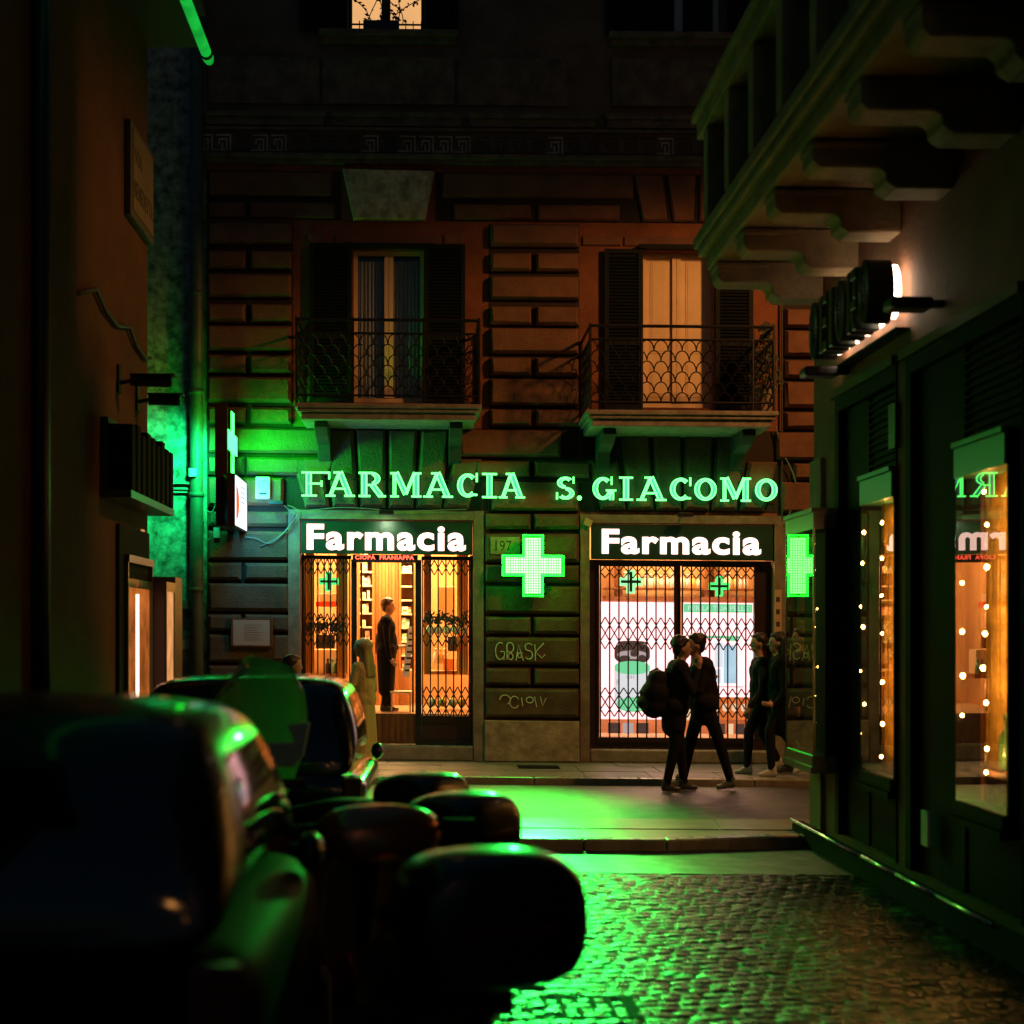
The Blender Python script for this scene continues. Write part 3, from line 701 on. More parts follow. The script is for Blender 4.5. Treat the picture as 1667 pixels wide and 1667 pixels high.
# entrance display windows: desks, screens and goods
def displaybox(name, a, b, c, d, Y, t, mat, lab, cat, group=None):
    m = MB(); m.box(XI(a, Y), XI(b, Y), Y, Y+t, ZI(d, Y), ZI(c, Y)); return tag(bevel(m.build(name, mat), .006), lab, cat, group)
cardm = pbr('cream_card', (.85, .72, .5), .6); redm = pbr('red_card', (.7, .08, .03), .5); darkm = pbr('dark_screen', (.02, .018, .02), .3)
displaybox('counter', 503, 563, 1098, 1106, 19.2, .5, IW, 'wooden counter top behind the left entrance pane', 'counter')
displaybox('cardboard_carton', 505, 557, 1059, 1097.5, 19.3, .25, cardm, 'cream carton standing on the counter behind the left entrance pane', 'carton')
displaybox('monitor', 514, 545, 1035, 1057, 19.35, .05, darkm, 'dark screen above the cream carton behind the left entrance pane', 'screen')
displaybox('red_carton', 514, 556, 981, 989, 19.0, .2, redm, 'flat red carton on the shelf behind the left entrance pane', 'carton')
displaybox('white_carton', 520, 550, 968, 980.6, 19.0, .2, pbr('white_card', (.85, .8, .75), .6), 'white carton on top of the flat red carton behind the left pane', 'carton')
displaybox('display_board', 690, 752, 1092, 1098, 19.2, .5, IW, 'wooden counter top behind the right entrance pane', 'counter')
displaybox('price_card', 713, 741, 955, 1006, 19.4, .02, cardm, 'tall cream poster hanging behind the right entrance pane', 'poster')
displaybox('price_card', 742, 760, 1070, 1090, 19.1, .1, pbr('white_card', (.85, .8, .75), .6), 'white box on the counter behind the right entrance pane', 'box')
displaybox('orange_carton', 722, 739, 1072, 1091.5, 19.1, .15, pbr('orange_card', (.8, .3, .06), .6), 'orange box on the counter beside the white box behind the right pane', 'box')
displaybox('dark_bag', 729, 745, 1036, 1060, 19.25, .12, darkm, 'dark hanging bag above the counter behind the right entrance pane', 'bag')
def rowof(name, n, a, b, py, Y, maker, mats, lab, cat, grp):
    for i in range(n):
        x = XI(a+(b-a)*(i+.5)/n, Y); m = MB(); maker(m, x, Y, ZI(py, Y)); tag(m.build(name, mats[i % len(mats)], smooth=True), ORD[i]+' '+lab, cat, grp)
def bottle(m, x, y, z, s_=1.): m.loft([[(x+r*s_*math.cos(t*PI/5), y+r*s_*math.sin(t*PI/5), z+h*s_) for t in range(10)] for r, h in ((.028, 0), (.034, .01), (.034, .12), (.014, .15), (.014, .18), (.018, .18), (.018, .20))])
def pomander(m, x, y, z): m.ell((x, y, z), (.055, .04, .06), 12, 8)
rowof('bottle', 3, 706, 728, 1080, 19.15, bottle, [BM[0], BM[3]], 'small cream bottle on the counter behind the right entrance pane', 'bottle', 'bottles on the right counter')
rowof('bottle', 4, 530, 560, 1098, 19.25, bottle, [darkm, BM[4]], 'small dark bottle on the counter behind the left entrance pane', 'bottle', 'bottles on the left counter')
rowof('lantern', 5, 694, 762, 1025, 18.45, pomander, [pbr('pale_paper', (.9, .75, .5), .7)], 'round cream ornament in the row hanging behind the right entrance pane', 'ornament', 'round ornaments hung in the window')
rowof('lantern', 4, 696, 760, 1143, 18.45, pomander, [pbr('pale_paper', (.9, .75, .5), .7), BM[3]], 'round ornament in the bottom row behind the right entrance pane', 'ornament', 'round ornaments along the window bottom')
rowof('lantern', 4, 502, 556, 1122, 18.45, pomander, [pbr('pale_paper', (.9, .75, .5), .7), BM[3]], 'round ornament in the bottom row behind the left entrance pane', 'ornament', 'round ornaments along the left window bottom')
rl = random.Random(9)
for (a, b, n, pz, nm) in ((500, 560, 5, 1020, 'left'), (692, 760, 5, 1008, 'right')):
    for k in range(n):
        px = a+(b-a)*(k+.5)/n; m = MB(); Y = 18.42
        for q in range(26):
            c = Vector((XI(px, Y)+rl.gauss(0, .035), Y+rl.uniform(-.03, .03), ZI(pz, Y)+rl.gauss(0, .05)))
            an = rl.uniform(0, 6.28); d = Vector((math.cos(an), 0, math.sin(an)))*.035; nn = Vector((-d.z, .01, d.x))*.4
            m.add([c-d, c+nn, c+d, c-nn], [(0, 1, 2, 3)])
        m.tube([(XI(px, Y), Y, ZI(pz, Y)-.1), (XI(px, Y), Y, ZI(pz, Y)+.05)], .005, 4)
        tag(m.build('garland_sprig', pbr('dark_sprig', (.05, .04, .02), .7)), '%s dark leafy sprig in the garland across the %s entrance pane' % (ORD[k], nm), 'garland', 'garland sprigs across the %s pane' % nm)
# folding chair and price stand by the door
ch = thing('metal_stand', (XI(648, 19), 19.0, zf), 'light wood and metal stool standing inside the open door', 'stool')
X0, X1 = XI(638, 18.9), XI(668, 18.9)
for xx in (X0, X1):
    for yy in (18.75, 19.0): m = MB(); m.tube([(xx, yy, zf), (xx, yy, ZI(1128, 18.9))], .010, 6); m.build('leg', pbr('pale_metal', (.5, .42, .3), .4, metal=.5), ch)
m = MB(); m.box(X0-.02, X1+.02, 18.73, 19.02, ZI(1128, 18.9), ZI(1125, 18.9)); m.build('seat', SHW, ch)
m = MB(); m.prism([(XI(655, 18.8), ZI(1102, 18.8)), (XI(666, 18.8), ZI(1102, 18.8)), (XI(674, 18.8), ZI(1020, 18.8)), (XI(665, 18.8), ZI(1020, 18.8))], lambda p, t: (p[0], t, p[1]), 18.8, 18.83)
m.cur = 1
for k in range(7): m.box(XI(659+k*1.2, 18.8), XI(667+k*1.2, 18.8), 18.795, 18.7995, ZI(1092-k*10, 18.8)-.01, ZI(1092-k*10, 18.8)+.015)
tag(m.build('leaflet_rack', [pbr('white_card', (.85, .8, .75), .6), darkm]), 'tall leaning rack of white leaflets just inside the door', 'rack')

# right shop window contents
WR = thing('window_display', (X(1105), 18.8, zb(1199)), 'shallow lit display recess behind the right pharmacy window', 'display')
m = MB(); zl = zb(1199)-.02; m.box(X(955), X(1265), 19.25, 19.35, zl, 3.45); m.box(X(950), X(955), YF+.43, 19.25, zl, 3.45); m.box(X(1265), X(1270), YF+.43, 19.25, zl, 3.45); m.build('back_wall', WARMWALL, WR)
m = MB(); m.box(X(950), X(1270), YF+.2, 19.3, zl-.1, zl); m.build('floor', SHW, WR)
m = MB(); m.box(X(950), X(1270), YF+.43, 19.3, 3.38, 3.45); m.build('ceiling', SHW, WR)
YP = 18.55
PW = emit('poster_white', (1, .47, .47), 2.6, noise=(2.0, .86)); PG = emit('poster_green', (.22, .80, .38), .95); PBL = emit('poster_pale_blue', (.55, .80, .95), .95, noise=(6, .85))
PO = emit('poster_orange', (1, .22, .05), .95, noise=(5, .6)); PD = emit('poster_dark', (.10, .055, .045), .8); PGR = emit('poster_grey', (.55, .42, .42), .9); PY = emit('poster_cream', (1, .62, .38), 1.0)
def flat(mats, polys, name, root):
    for mt, pp, dy in polys:
        pass
def prect(m, a, b, c, d, y): m.box(XI(a, y), XI(b, y), y, y+.004, ZI(d, y), ZI(c, y))
pos = thing('poster', (XI(1040, YP), YP, ZI(1170, YP)), 'glowing white poster with a dark lidded jar picture in the right pharmacy window', 'poster')
m = MB(); m.box(XI(977, YP), XI(1099, YP), YP, YP+.03, ZI(1168, YP), ZI(977, YP)); m.build('sheet', PW, pos)
def jar(m, cx, cy, rx, ry, y0, y1, Y, dy):
    pts = [(cx+rx*math.cos(t), y0-ry*math.sin(t)) for t in np.linspace(0, PI, 16)]+[(cx-rx*math.cos(t), y1+ry*math.sin(t)) for t in np.linspace(0, PI, 16)]
    m.prism([(XI(p, Y), ZI(q, Y)) for p, q in pts], lambda p, t: (p[0], t, p[1]), Y-dy-.002, Y-dy)
m = MB(); jar(m, 1029, 0, 29, 13, 1055, 1066, YP, .002); m.build('picture', PD, pos, )
m = MB(); jar(m, 1029, 0, 29, 9, 1086, 1140, YP, .0045); m.build('picture', emit('poster_jar_body', (.80, .80, .82), 1.), pos)
m = MB(); jar(m, 1029, 0, 29, 9, 1082, 1086, YP, .007); jar(m, 1031, 0, 27, 9, 1141, 1147, YP, .007); m.build('picture', PG, pos)
m = MB(); jar(m, 1029, 0, 24, 6, 1062, 1064, YP, .0095); m.build('picture', PGR, pos)
m = MB(); jar(m, 1033, 0, 7, 3, 1058, 1063, YP, .012); jar(m, 1045, 0, 6, 3, 1066, 1069, YP, .012); jar(m, 1017, 0, 8, 3, 1067, 1070, YP, .012); jar(m, 1029, 0, 22, 2, 1042, 1044, YP, .012); m.build('picture', PD, pos)
m = fit_text('H', XI(1003, YP), XI(1006, YP), ZI(1112, YP), ZI(1103, YP), YP-.0098, .01, .002); m.build('lettering', PGR, pos)
m = fit_text('OH', XI(1020, YP), XI(1032, YP), ZI(1102, YP), ZI(1096, YP), YP-.0098, .01, .002); m.build('lettering', PGR, pos)
pos = thing('poster', (XI(1170, YP), YP, ZI(1140, YP)), 'glowing white poster with green header and pale blue panel in the window right half', 'poster')
m = MB(); m.box(XI(1112, YP), XI(1226, YP), YP, YP+.03, ZI(1132, YP), ZI(977, YP)); m.build('sheet', PW, pos)
m = MB(); prect(m, 1113, 1225, 979, 993, YP-.006); m.build('header', PG, pos)
m = fit_text('PER LA TUA PELLE', XI(1120, YP), XI(1218, YP), ZI(990, YP), ZI(982, YP), YP-.008, .01, .002); m.build('lettering', emit('poster_mint', (.6, .95, .7), 1.), pos)
m = MB(); prect(m, 1141, 1205, 1031, 1035, YP-.006); prect(m, 1186, 1200, 1031, 1039, YP-.0105); m.build('rule', PG, pos)
m = MB(); prect(m, 1178, 1198, 1046, 1108, YP-.006); m.build('picture', PBL, pos)
m = MB(); prect(m, 1152, 1174, 1085, 1108, YP-.006); prect(m, 1163, 1177, 1042, 1082, YP-.006); m.build('picture', emit('poster_mist', (.8, .88, .95), 1.), pos)
m = MB(); prect(m, 1161, 1210, 1113, 1114.5, YP-.006); m.build('rule', PGR, pos)
pos = thing('poster', (XI(1170, YP), YP-.1, ZI(1168, YP)), 'orange counter card with a row of pale round emblems below the white poster', 'poster')
m = MB(); m.box(XI(1150, YP), XI(1226, YP), YP-.12, YP-.09, ZI(1166, YP), ZI(1130, YP)); m.build('sheet', PO, pos)
m = MB()
for k in range(4): jar(m, 1166+k*15, 0, 5, 4, 1145, 1150, YP-.12, .002)
m.build('emblem', PY, pos)
m = MB(); m.box(XI(1112, YP), XI(1149, YP), YP-.1, YP-.08, ZI(1168, YP), ZI(1133, YP)); tag(m.build('poster', PY), 'plain pale orange card left of the orange counter card', 'poster')
for i, (a, b, mt, lb) in enumerate(((990, 1010, PD, 'leftmost small dark photograph card at the foot of the right window'), (1014, 1031, PGR, 'grey photograph card second from the left at the foot of the right window'), (1036, 1056, PD, 'third dark photograph card at the foot of the right window'), (1168, 1180, PD, 'dark photograph card below the orange card'), (1184, 1194, PY, 'cream photograph card below the orange card'), (1198, 1212, PD, 'last dark photograph card at the right foot of the window'))):
    m = MB(); Y = 18.5; m.box(XI(a, Y), XI(b, Y), Y, Y+.02, ZI(1191, Y), ZI(1174, Y)); tag(m.build('photo_card', mt), lb, 'card')
# upper shelf with jars
sh = thing('window_shelf', (X(1105), 19.0, ZI(972, 19)), 'long wooden shelf behind the green crosses at the top of the right window', 'shelf')
m = MB(); m.box(XI(985, 19), XI(1230, 19), 18.9, 19.2, ZI(974, 19), ZI(968, 19)); m.box(XI(985, 19), XI(1230, 19), 18.9, 19.2, ZI(957, 19), ZI(954, 19)); m.build('shelf_board', IW, sh)
m = MB()
for a in (1003, 1145, 1161): m.box(XI(a, 19), XI(a+9, 19), 18.92, 19.2, ZI(974, 19), ZI(905, 19))
m.build('post', IW, sh)
jn = -1
for k in range(24):
    px = 1016+k*8.6
    if 1140 < px < 1172: continue
    jn += 1
    m = MB(); bottle(m, XI(px, 19), 18.98, ZI(954, 19)+.0, .75+.35*rnd.random()); tag(m.build('jar', BM[rnd.choice((0, 1, 3, 5, 7))], smooth=True), ORD[jn]+' jar from the left on the top shelf of the right window', 'jar', 'jars on the top shelf')

# ================================================================== CROSSES
def cross_poly(cx, cz, L, a): return [(cx-a, cz-L), (cx+a, cz-L), (cx+a, cz-a), (cx+L, cz-a), (cx+L, cz+a), (cx+a, cz+a), (cx+a, cz+L), (cx-a, cz+L), (cx-a, cz+a), (cx-L, cz+a), (cx-L, cz-a), (cx-a, cz-a)]
def led_mat(name, s, scale):
    m = bpy.data.materials.new(name); n, l = nodes(m); n.remove(n['Principled BSDF']); e = n.new('ShaderNodeEmission'); tc = n.new('ShaderNodeTexCoord')
    sp = n.new('ShaderNodeSeparateXYZ'); l.new(tc.outputs['Object'], sp.inputs[0]); ad = n.new('ShaderNodeMath'); ad.operation = 'ADD'; l.new(sp.outputs[0], ad.inputs[0]); l.new(sp.outputs[1], ad.inputs[1])
    outs = []
    for src in (ad.outputs[0], sp.outputs[2]):
        a = n.new('ShaderNodeMath'); a.operation = 'MULTIPLY'; a.inputs[1].default_value = scale*2*PI; l.new(src, a.inputs[0]); b = n.new('ShaderNodeMath'); b.operation = 'SINE'; l.new(a.outputs[0], b.inputs[0]); outs.append(b)
    mn = n.new('ShaderNodeMath'); mn.operation = 'MINIMUM'; l.new(outs[0].outputs[0], mn.inputs[0]); l.new(outs[1].outputs[0], mn.inputs[1])
    mr = n.new('ShaderNodeMapRange'); mr.inputs['From Min'].default_value = -1; mr.inputs['From Max'].default_value = -.45; mr.inputs['To Min'].default_value = 0; mr.inputs['To Max'].default_value = 1; l.new(mn.outputs[0], mr.inputs[0])
    cr = n.new('ShaderNodeMixRGB'); cr.inputs[1].default_value = (.001, .024, .0025, 1); cr.inputs[2].default_value = (.062, 1, .058, 1); l.new(mr.outputs[0], cr.inputs[0])
    l.new(cr.outputs[0], e.inputs[0]); e.inputs[1].default_value = s; l.new(e.outputs[0], n['Material Output'].inputs[0]); return m
GRN = emit('green_neon_rim', (.002, 1, .006), 45.0)
LED = led_mat('led_panel', 18.0, 32)
# main cross: LED face framed by a strong green neon border
cx, cz = X(865), Z(921, 700)
cr = thing('pharmacy_cross', (cx, YF-.2, cz-.4), 'large glowing green LED cross on the stone pier between the two shopfronts', 'cross sign')
yc = YF-.30
m = MB(); m.prism(cross_poly(cx, cz, .385, .128), lambda p, t: (p[0], t, p[1]), yc, yc+.10); m.build('housing', pbr('green_housing', (.02, .12, .04), .4), cr)
m = MB(); m.prism(cross_poly(cx, cz, .345, .100), lambda p, t: (p[0], t, p[1]), yc-.006, yc-.001); m.build('led_face', LED, cr)
m = MB(); P = cross_poly(cx, cz, .372, .118); m.tube([(p[0], yc-.012, p[1]) for p in P], .014, 6, closed=True); m.build('neon_border', GRN, cr)
m = MB(); m.box(cx-.04, cx+.04, yc+.10, YF-.05, cz-.05, cz+.05); m.build('bracket', IRON, cr)
# small hanging crosses inside windows
SG = emit('small_cross_green', (.08, .85, .18), 1.5)
for px, py, Y, lb, L in ((535, 948, 18.3, 'small green cross hanging in the left entrance pane', .125), (1027, 944, 18.32, 'small pale green cross hanging at the top left of the right window', .15), (1171, 950, 18.32, 'small green cross hanging at the top right of the right window', .13)):
    m = MB(); c0, c1 = XI(px, Y), ZI(py, Y); m.prism(cross_poly(c0, c1, L, L*.36), lambda p, t: (p[0], t, p[1]), Y, Y+.03); m.cur = 1
    m.prism(cross_poly(c0, c1, L*.85, L*.12), lambda p, t: (p[0], t, p[1]), Y-.008, Y-.002); m.cur = 2; m.tube([(c0, Y+.015, c1+L), (c0, Y+.015, c1+L+.25)], .003, 4)
    tag(m.build('hanging_cross', [SG if px != 1027 else emit('pale_cross_green', (.35, 1, .40), 1.4), pbr('dark_green_paint', (.01, .09, .03), .4), IRON]), lb, 'cross sign')
# projecting double-faced cross on the left
px0, xs0 = None, -2.475
pj = thing('projecting_cross', (xs0, 17.6, 3.6), 'double sided projecting LED cross seen edge on, throwing green light on the wall', 'cross sign')
yA, yB = 17.08, 17.84; zc = CH+(VY-722)*17.5/K-SL*2.5; yc2 = (yA+yB)/2
m = MB(); m.prism(cross_poly(yc2, zc, .38, .13), lambda p, t: (t, p[0], p[1]), xs0-.075, xs0+.075); m.build('housing', pbr('brown_metal', (.10, .045, .025), .4, metal=.4, var=.5, vscale=8), pj)
LED2 = led_mat('led_panel_side', 36., 32)
nt_ = LED2.node_tree
for nd in nt_.nodes:
    if nd.type == 'MIX_RGB': nd.inputs[1].default_value = (.001, .1, .01, 1); nd.inputs[2].default_value = (.012, 1, .03, 1)
for s_ in (-1, 1):
    m = MB(); m.prism(cross_poly(yc2, zc, .37, .115), lambda p, t: (t, p[0], p[1]), xs0+s_*.076, xs0+s_*.082); m.build('led_face', LED2, pj)
m = MB(); m.box(xs0-.075, xs0+.072, yA-.04, yA-.005, zc-.42, zc+.42); m.build('end_plate', pbr('brown_metal', (.10, .045, .025), .4), pj)
m = MB(); m.tube([(xs0, yB-.1, zc), (xs0, YF, zc)], .02, 8); m.build('bracket', IRON, pj)

# ================================================================== NEON LETTERING
TEAL = emit('neon_teal', (.09, .80, .42), 1.0); TUBE = emit('neon_tube', (.095, 1, .14), 4.6)
GL = {
 'F': (.80, [('L',.2,0,.2,1,.2),('S',0,.035,.42),('S',.0,.965,.78),('T',.76,1,.76,.70),('S',.2,.52,.52),('T',.55,.40,.55,.64)]),
 'A': (1.04, [('L',.17,.05,.50,1,.09),('L',.50,1,.84,.05,.19),('S',.27,.32,.72),('S',0,.035,.34),('S',.66,.035,1.04),('S',.28,.975,.56)]),
 'R': (.98, [('L',.2,0,.2,1,.2),('S',0,.035,.42),('S',0,.965,.5),('A',.48,.735,.27,.235,-90,90,.17),('S',.25,.48,.5),('L',.50,.48,.80,.04,.18),('S',.72,.035,.98)]),
 'M': (1.24, [('L',.17,0,.17,1,.09),('L',.22,1,.62,.12,.18),('L',.62,.12,.98,1,.08),('L',1.03,0,1.03,1,.2),('S',0,.035,.34),('S',.84,.035,1.24),('S',.0,.965,.28),('S',.96,.965,1.24)]),
 'C': (.86, [('A',.45,.5,.38,.45,48,312,.17),('T',.80,.64,.80,1),('S',.62,.12,.82)]),
 'I': (.44, [('L',.22,0,.22,1,.2),('S',0,.035,.44),('S',0,.965,.44)]),
 'S': (.72, [('A',.36,.73,.27,.22,40,270,.15),('A',.36,.28,.28,.23,-140,90,.15),('T',.64,.70,.64,.98),('T',.06,.02,.06,.32)]),
 '.': (.2, [('D',.1,.09,.1)]),
 'G': (.98, [('A',.46,.5,.38,.45,50,345,.17),('L',.80,.02,.80,.42,.16),('S',.58,.42,.98),('T',.80,.66,.80,1)]),
 'O': (.95, [('A',.475,.5,.40,.45,0,360,.17)]),
}
NS = thing('neon_sign', (X(878), YF-.16, zb(816)), 'green neon slab serif letters reading FARMACIA S. GIACOMO across the facade', 'neon sign')
def letter(ch, a, b, py0, py1):
    wd, st = GL[ch]; x0, x1 = X(a), X(b); z0, z1 = zb(py1), zb(py0); sx = (x1-x0)/wd; sz = z1-z0; y = YF-.17
    fx = lambda u: x0+u*sx
    fz = lambda v: z0+v*sz
    m = MB(); tube = MB(); rt = .0105
    def band(P, Q):   # face between two edge lines + tubes on the edges
        n = len(P)
        m.loft([[(p[0], y, p[1]), (q[0], y, q[1]), (q[0], y+.05, q[1]), (p[0], y+.05, p[1])] for p, q in zip(P, Q)])
        for e in (P, Q): tube.tube([(p[0], y-.012, p[1]) for p in e], rt, 5)
    for s_ in st:
        k = s_[0]
        if k == 'L':
            _, a0, b0, a1, b1, w_ = s_; p, q = Vector((fx(a0), fz(b0))), Vector((fx(a1), fz(b1))); d = (q-p).normalized(); nn = Vector((-d.y, d.x))*w_*.5*sz*.9
            band([p+nn, q+nn], [p-nn, q-nn])
        elif k == 'A':
            _, cx_, cy_, rx, ry, t0, t1, w_ = s_; P = []; Q = []
            N = 22
            for i in range(N+1):
                t = R(t0+(t1-t0)*i/N); thick = w_*(.55+.45*abs(math.cos(t)))
                P.append((fx(cx_+(rx)*math.cos(t)), fz(cy_+ry*math.sin(t)))); Q.append((fx(cx_+rx*math.cos(t))-math.cos(t)*thick*sz*.95, fz(cy_+ry*math.sin(t))-math.sin(t)*thick*.75*sz))
            band(P, Q)
        elif k == 'S': tube.tube([(fx(s_[1]), y-.012, fz(s_[2])), (fx(s_[3]), y-.012, fz(s_[2]))], .0135, 6)
        elif k == 'T': tube.tube([(fx(s_[1]), y-.012, fz(s_[2])), (fx(s_[3]), y-.012, fz(s_[4]))], .012, 6)
        elif k == 'D': tube.ell((fx(s_[1]), y, fz(s_[2])), (.03, .02, .03), 10, 6)
    o = m.build('letter', TEAL, NS) if m.v else None
    t = tube.build('neon_tube' if o else 'letter', TUBE, NS, parent=o) if o else tube.build('letter', TUBE, NS)
    return o
spec = [('F', 493, 540), ('A', 532, 579), ('R', 585, 629), ('M', 636, 686), ('A', 689, 737), ('C', 742, 778), ('I', 784, 808), ('A', 811, 853)]
for c, a, b in spec: letter(c, a, b, 772+.0, 812)
spec = [('S', 902, 935), ('.', 937, 945), ('G', 960, 1000), ('I', 1005, 1027), ('A', 1033, 1081), ('C', 1085, 1122), ('O', 1124, 1164), ('M', 1168, 1217), ('O', 1222, 1262)]
for c, a, b in spec: letter(c, a, b, 776, 814)
m = MB()
for z_ in (zb(783), zb(806)): m.tube([(X(490), YF-.10, z_), (X(1265), YF-.10, z_)], .008, 5)
m.build('rail', IRON, NS)
for px in (520, 610, 700, 790, 915, 1000, 1100, 1200): 
    m = MB(); m.tube([(X(px), YF-.1, zb(806)), (X(px), YF, zb(806))], .008, 5); m.build('bracket', IRON, NS)

# ================================================================== OTHER FITTINGS ON THE FACADE
# poster lightbox, perpendicular to the wall
lb = thing('light_box', (-2.25, 17.3, zb(870)), 'white backlit advertising box with an orange picture projecting from the wall', 'light box')
xb = -2.29; y0_, y1_ = 16.87, 17.95
zt0, zb0 = CH+(VY-775)*17/K, CH+(VY-861)*17/K
m = MB(); m.box(xb-.09, xb, y0_, y1_, zb0, zt0); m.build('housing', pbr('brown_metal', (.10, .045, .025), .4), lb)
m = MB(); m.box(xb+.001, xb+.006, y0_+.02, y1_-.02, zb0+.02, zt0-.02); m.build('panel', emit('lightbox_white', (.80, .92, 1), 1.9), lb)
m = MB(); m.prism([(y0_+.05+.25*math.cos(t)*(1 if math.cos(t) > 0 else .1)+.02, (zt0+zb0)/2-.02+.20*math.sin(t)) for t in np.linspace(-PI/2, PI/2, 14)], lambda p, t: (t, p[0], p[1]), xb+.007, xb+.009); m.build('picture', emit('lightbox_orange', (1, .12, .02), 1.6), lb)
m = MB()
for k in range(4): m.box(xb+.007, xb+.009, y0_+.45, y0_+.85, zt0-.12-k*.06, zt0-.105-k*.06)
for k in range(3): m.box(xb+.007, xb+.009, y0_+.35, y0_+.9, zb0+.06+k*.035, zb0+.068+k*.035)
m.build('lettering', emit('lightbox_ink', (.35, .5, .7), .8), lb)
lamp('lightbox_spill', 'AREA', (xb+.05, 17.35, (zt0+zb0)/2), 24., (.04, .62, .9), shape='RECTANGLE', size=.4, size_y=.4, target=(xb+.5, 18, (zt0+zb0)/2-.30))
m = MB(); xq = X(361, 17); m.box(xq-.065, xq+.03, 16.95, 17.95, zb0+.01, zt0+.0); bevel(m.build('blank_sign_box', pbr('brown_metal', (.10, .045, .025), .4)), .008)
tag(bpy.data.objects['blank_sign_box'], 'narrow brown metal box sign left of the white light box', 'sign')
# alarm box with round sounder
al = thing('alarm_box', (X(430), YF-.12, zb(817)), 'pale square alarm box with round grille left of the neon letters', 'alarm box')
m = MB(); m.box(X(419), X(442), YF-.20, YF-.09, zb(817), zb(781)); bevel(m.build('case', pbr('pale_case', (.62, .66, .6), .45), al), .012)
m = MB(); m.tube([(X(431), YF-.215, zb(796)), (X(431), YF-.199, zb(796))], .066, 24); m.build('sounder', pbr('pale_case2', (.45, .5, .45), .4), al)
m = MB(); m.box(X(425), X(437), YF-.206, YF-.199, zb(810), zb(807)); m.build('grille', BLK, al)
# camera under the alarm box
m = MB(); m.box(X(442), X(464), YF-.26, YF-.18, zb(826), zb(820)); m.tube([(X(444), YF-.2, zb(822)), (X(440), YF, zb(818))], .012, 6)
tag(bevel(m.build('security_camera', BLK), .01), 'small black camera under the alarm box', 'camera')
# junction boxes
m = MB(); m.box(X(312), X(324), YF-.22, YF-.16, zb(782), zb(769)); tag(bevel(m.build('junction_box', pbr('pale_case', (.62, .66, .6), .45)), .006), 'small pale junction box on the drainpipe', 'junction box')
m = MB(); m.box(X(350), X(360), YF-.13, YF-.07, zb(880), zb(863)); tag(bevel(m.build('junction_box', pbr('blue_case', (.35, .5, .6), .45)), .006), 'small bluish junction box below the brown sign boxes', 'junction box')
# cables
def cable(pts, r=.006, lab='thin cable', y=YF-.1, n=26, sag=0.):
    P = [Vector((X(a), y, zb(b))) for a, b in pts]; Q = []
    for i in range(len(P)-1):
        p0, p1, p2, p3 = P[max(i-1, 0)], P[i], P[i+1], P[min(i+2, len(P)-1)]
        for k in range(8):
            t = k/8; Q.append(.5*((2*p1)+(p2-p0)*t+(2*p0-5*p1+4*p2-p3)*t*t+(3*p1-p0-3*p2+p3)*t*t*t))
    Q.append(P[-1]); m = MB(); m.tube(Q, r, 5); return tag(m.build('cable', pbr('cable_grey', (.18, .19, .17), .5), smooth=True), lab, 'cable', 'cables on the facade')
cable([(332, 640), (336, 690), (329, 740), (334, 800), (326, 850), (330, 900), (325, 960), (326, 1010)], lab='long grey cable dropping down beside the drainpipe')
cable([(320, 680), (330, 700), (333, 745), (322, 780), (330, 820), (336, 850), (322, 865), (320, 905), (332, 890), (345, 880)], lab='looping cable tangled beside the drainpipe')
cable([(354, 820), (346, 838), (334, 828), (328, 800)], lab='short cable looping to the brown sign boxes')
cable([(470, 826), (486, 834), (480, 850), (462, 872), (440, 888), (418, 880), (400, 878)], lab='thin cable drooping left of the entrance sign', y=YF-.12)
cable([(464, 826), (480, 836), (520, 832), (560, 829), (610, 831), (640, 834), (760, 830)], lab='thin cable running along the lintel over the entrance', y=YF-.12)
cable([(478, 838), (470, 862), (450, 880), (425, 893)], lab='second drooping cable left of the entrance', y=YF-.11)
cable([(384, 738), (392, 760), (396, 780)], .004, lab='stay wire above the light box', y=17.2)
cable([(1260, 690), (1270, 730), (1288, 768), (1292, 800), (1275, 850)], .009, lab='dark cable crossing the orange pier right of the neon letters')
m = MB(); m.tube([(X(1271), YF-.06, zb(845)), (X(1271), YF-.06, zb(480))], .014, 8); tag(m.build('conduit', pbr('dark_conduit', (.05, .05, .045), .5)), 'thin vertical conduit left of the orange right pier', 'pipe')
# marble street number
hn = thing('house_number', (X(821), YF-.1, zb(902)), 'small stone plaque with the house number 197 partly behind the green cross', 'plaque')
m = MB(); m.box(X(798), X(846), YF-.112, YF-.088, zb(902), zb(874)); bevel(m.build('plaque', TRAV, hn), .004)
m = fit_text('197', X(806), X(832), zb(897), zb(880), YF-.113, .0, .003); m.build('lettering', pbr('dark_ink', (.05, .045, .04), .7), hn)
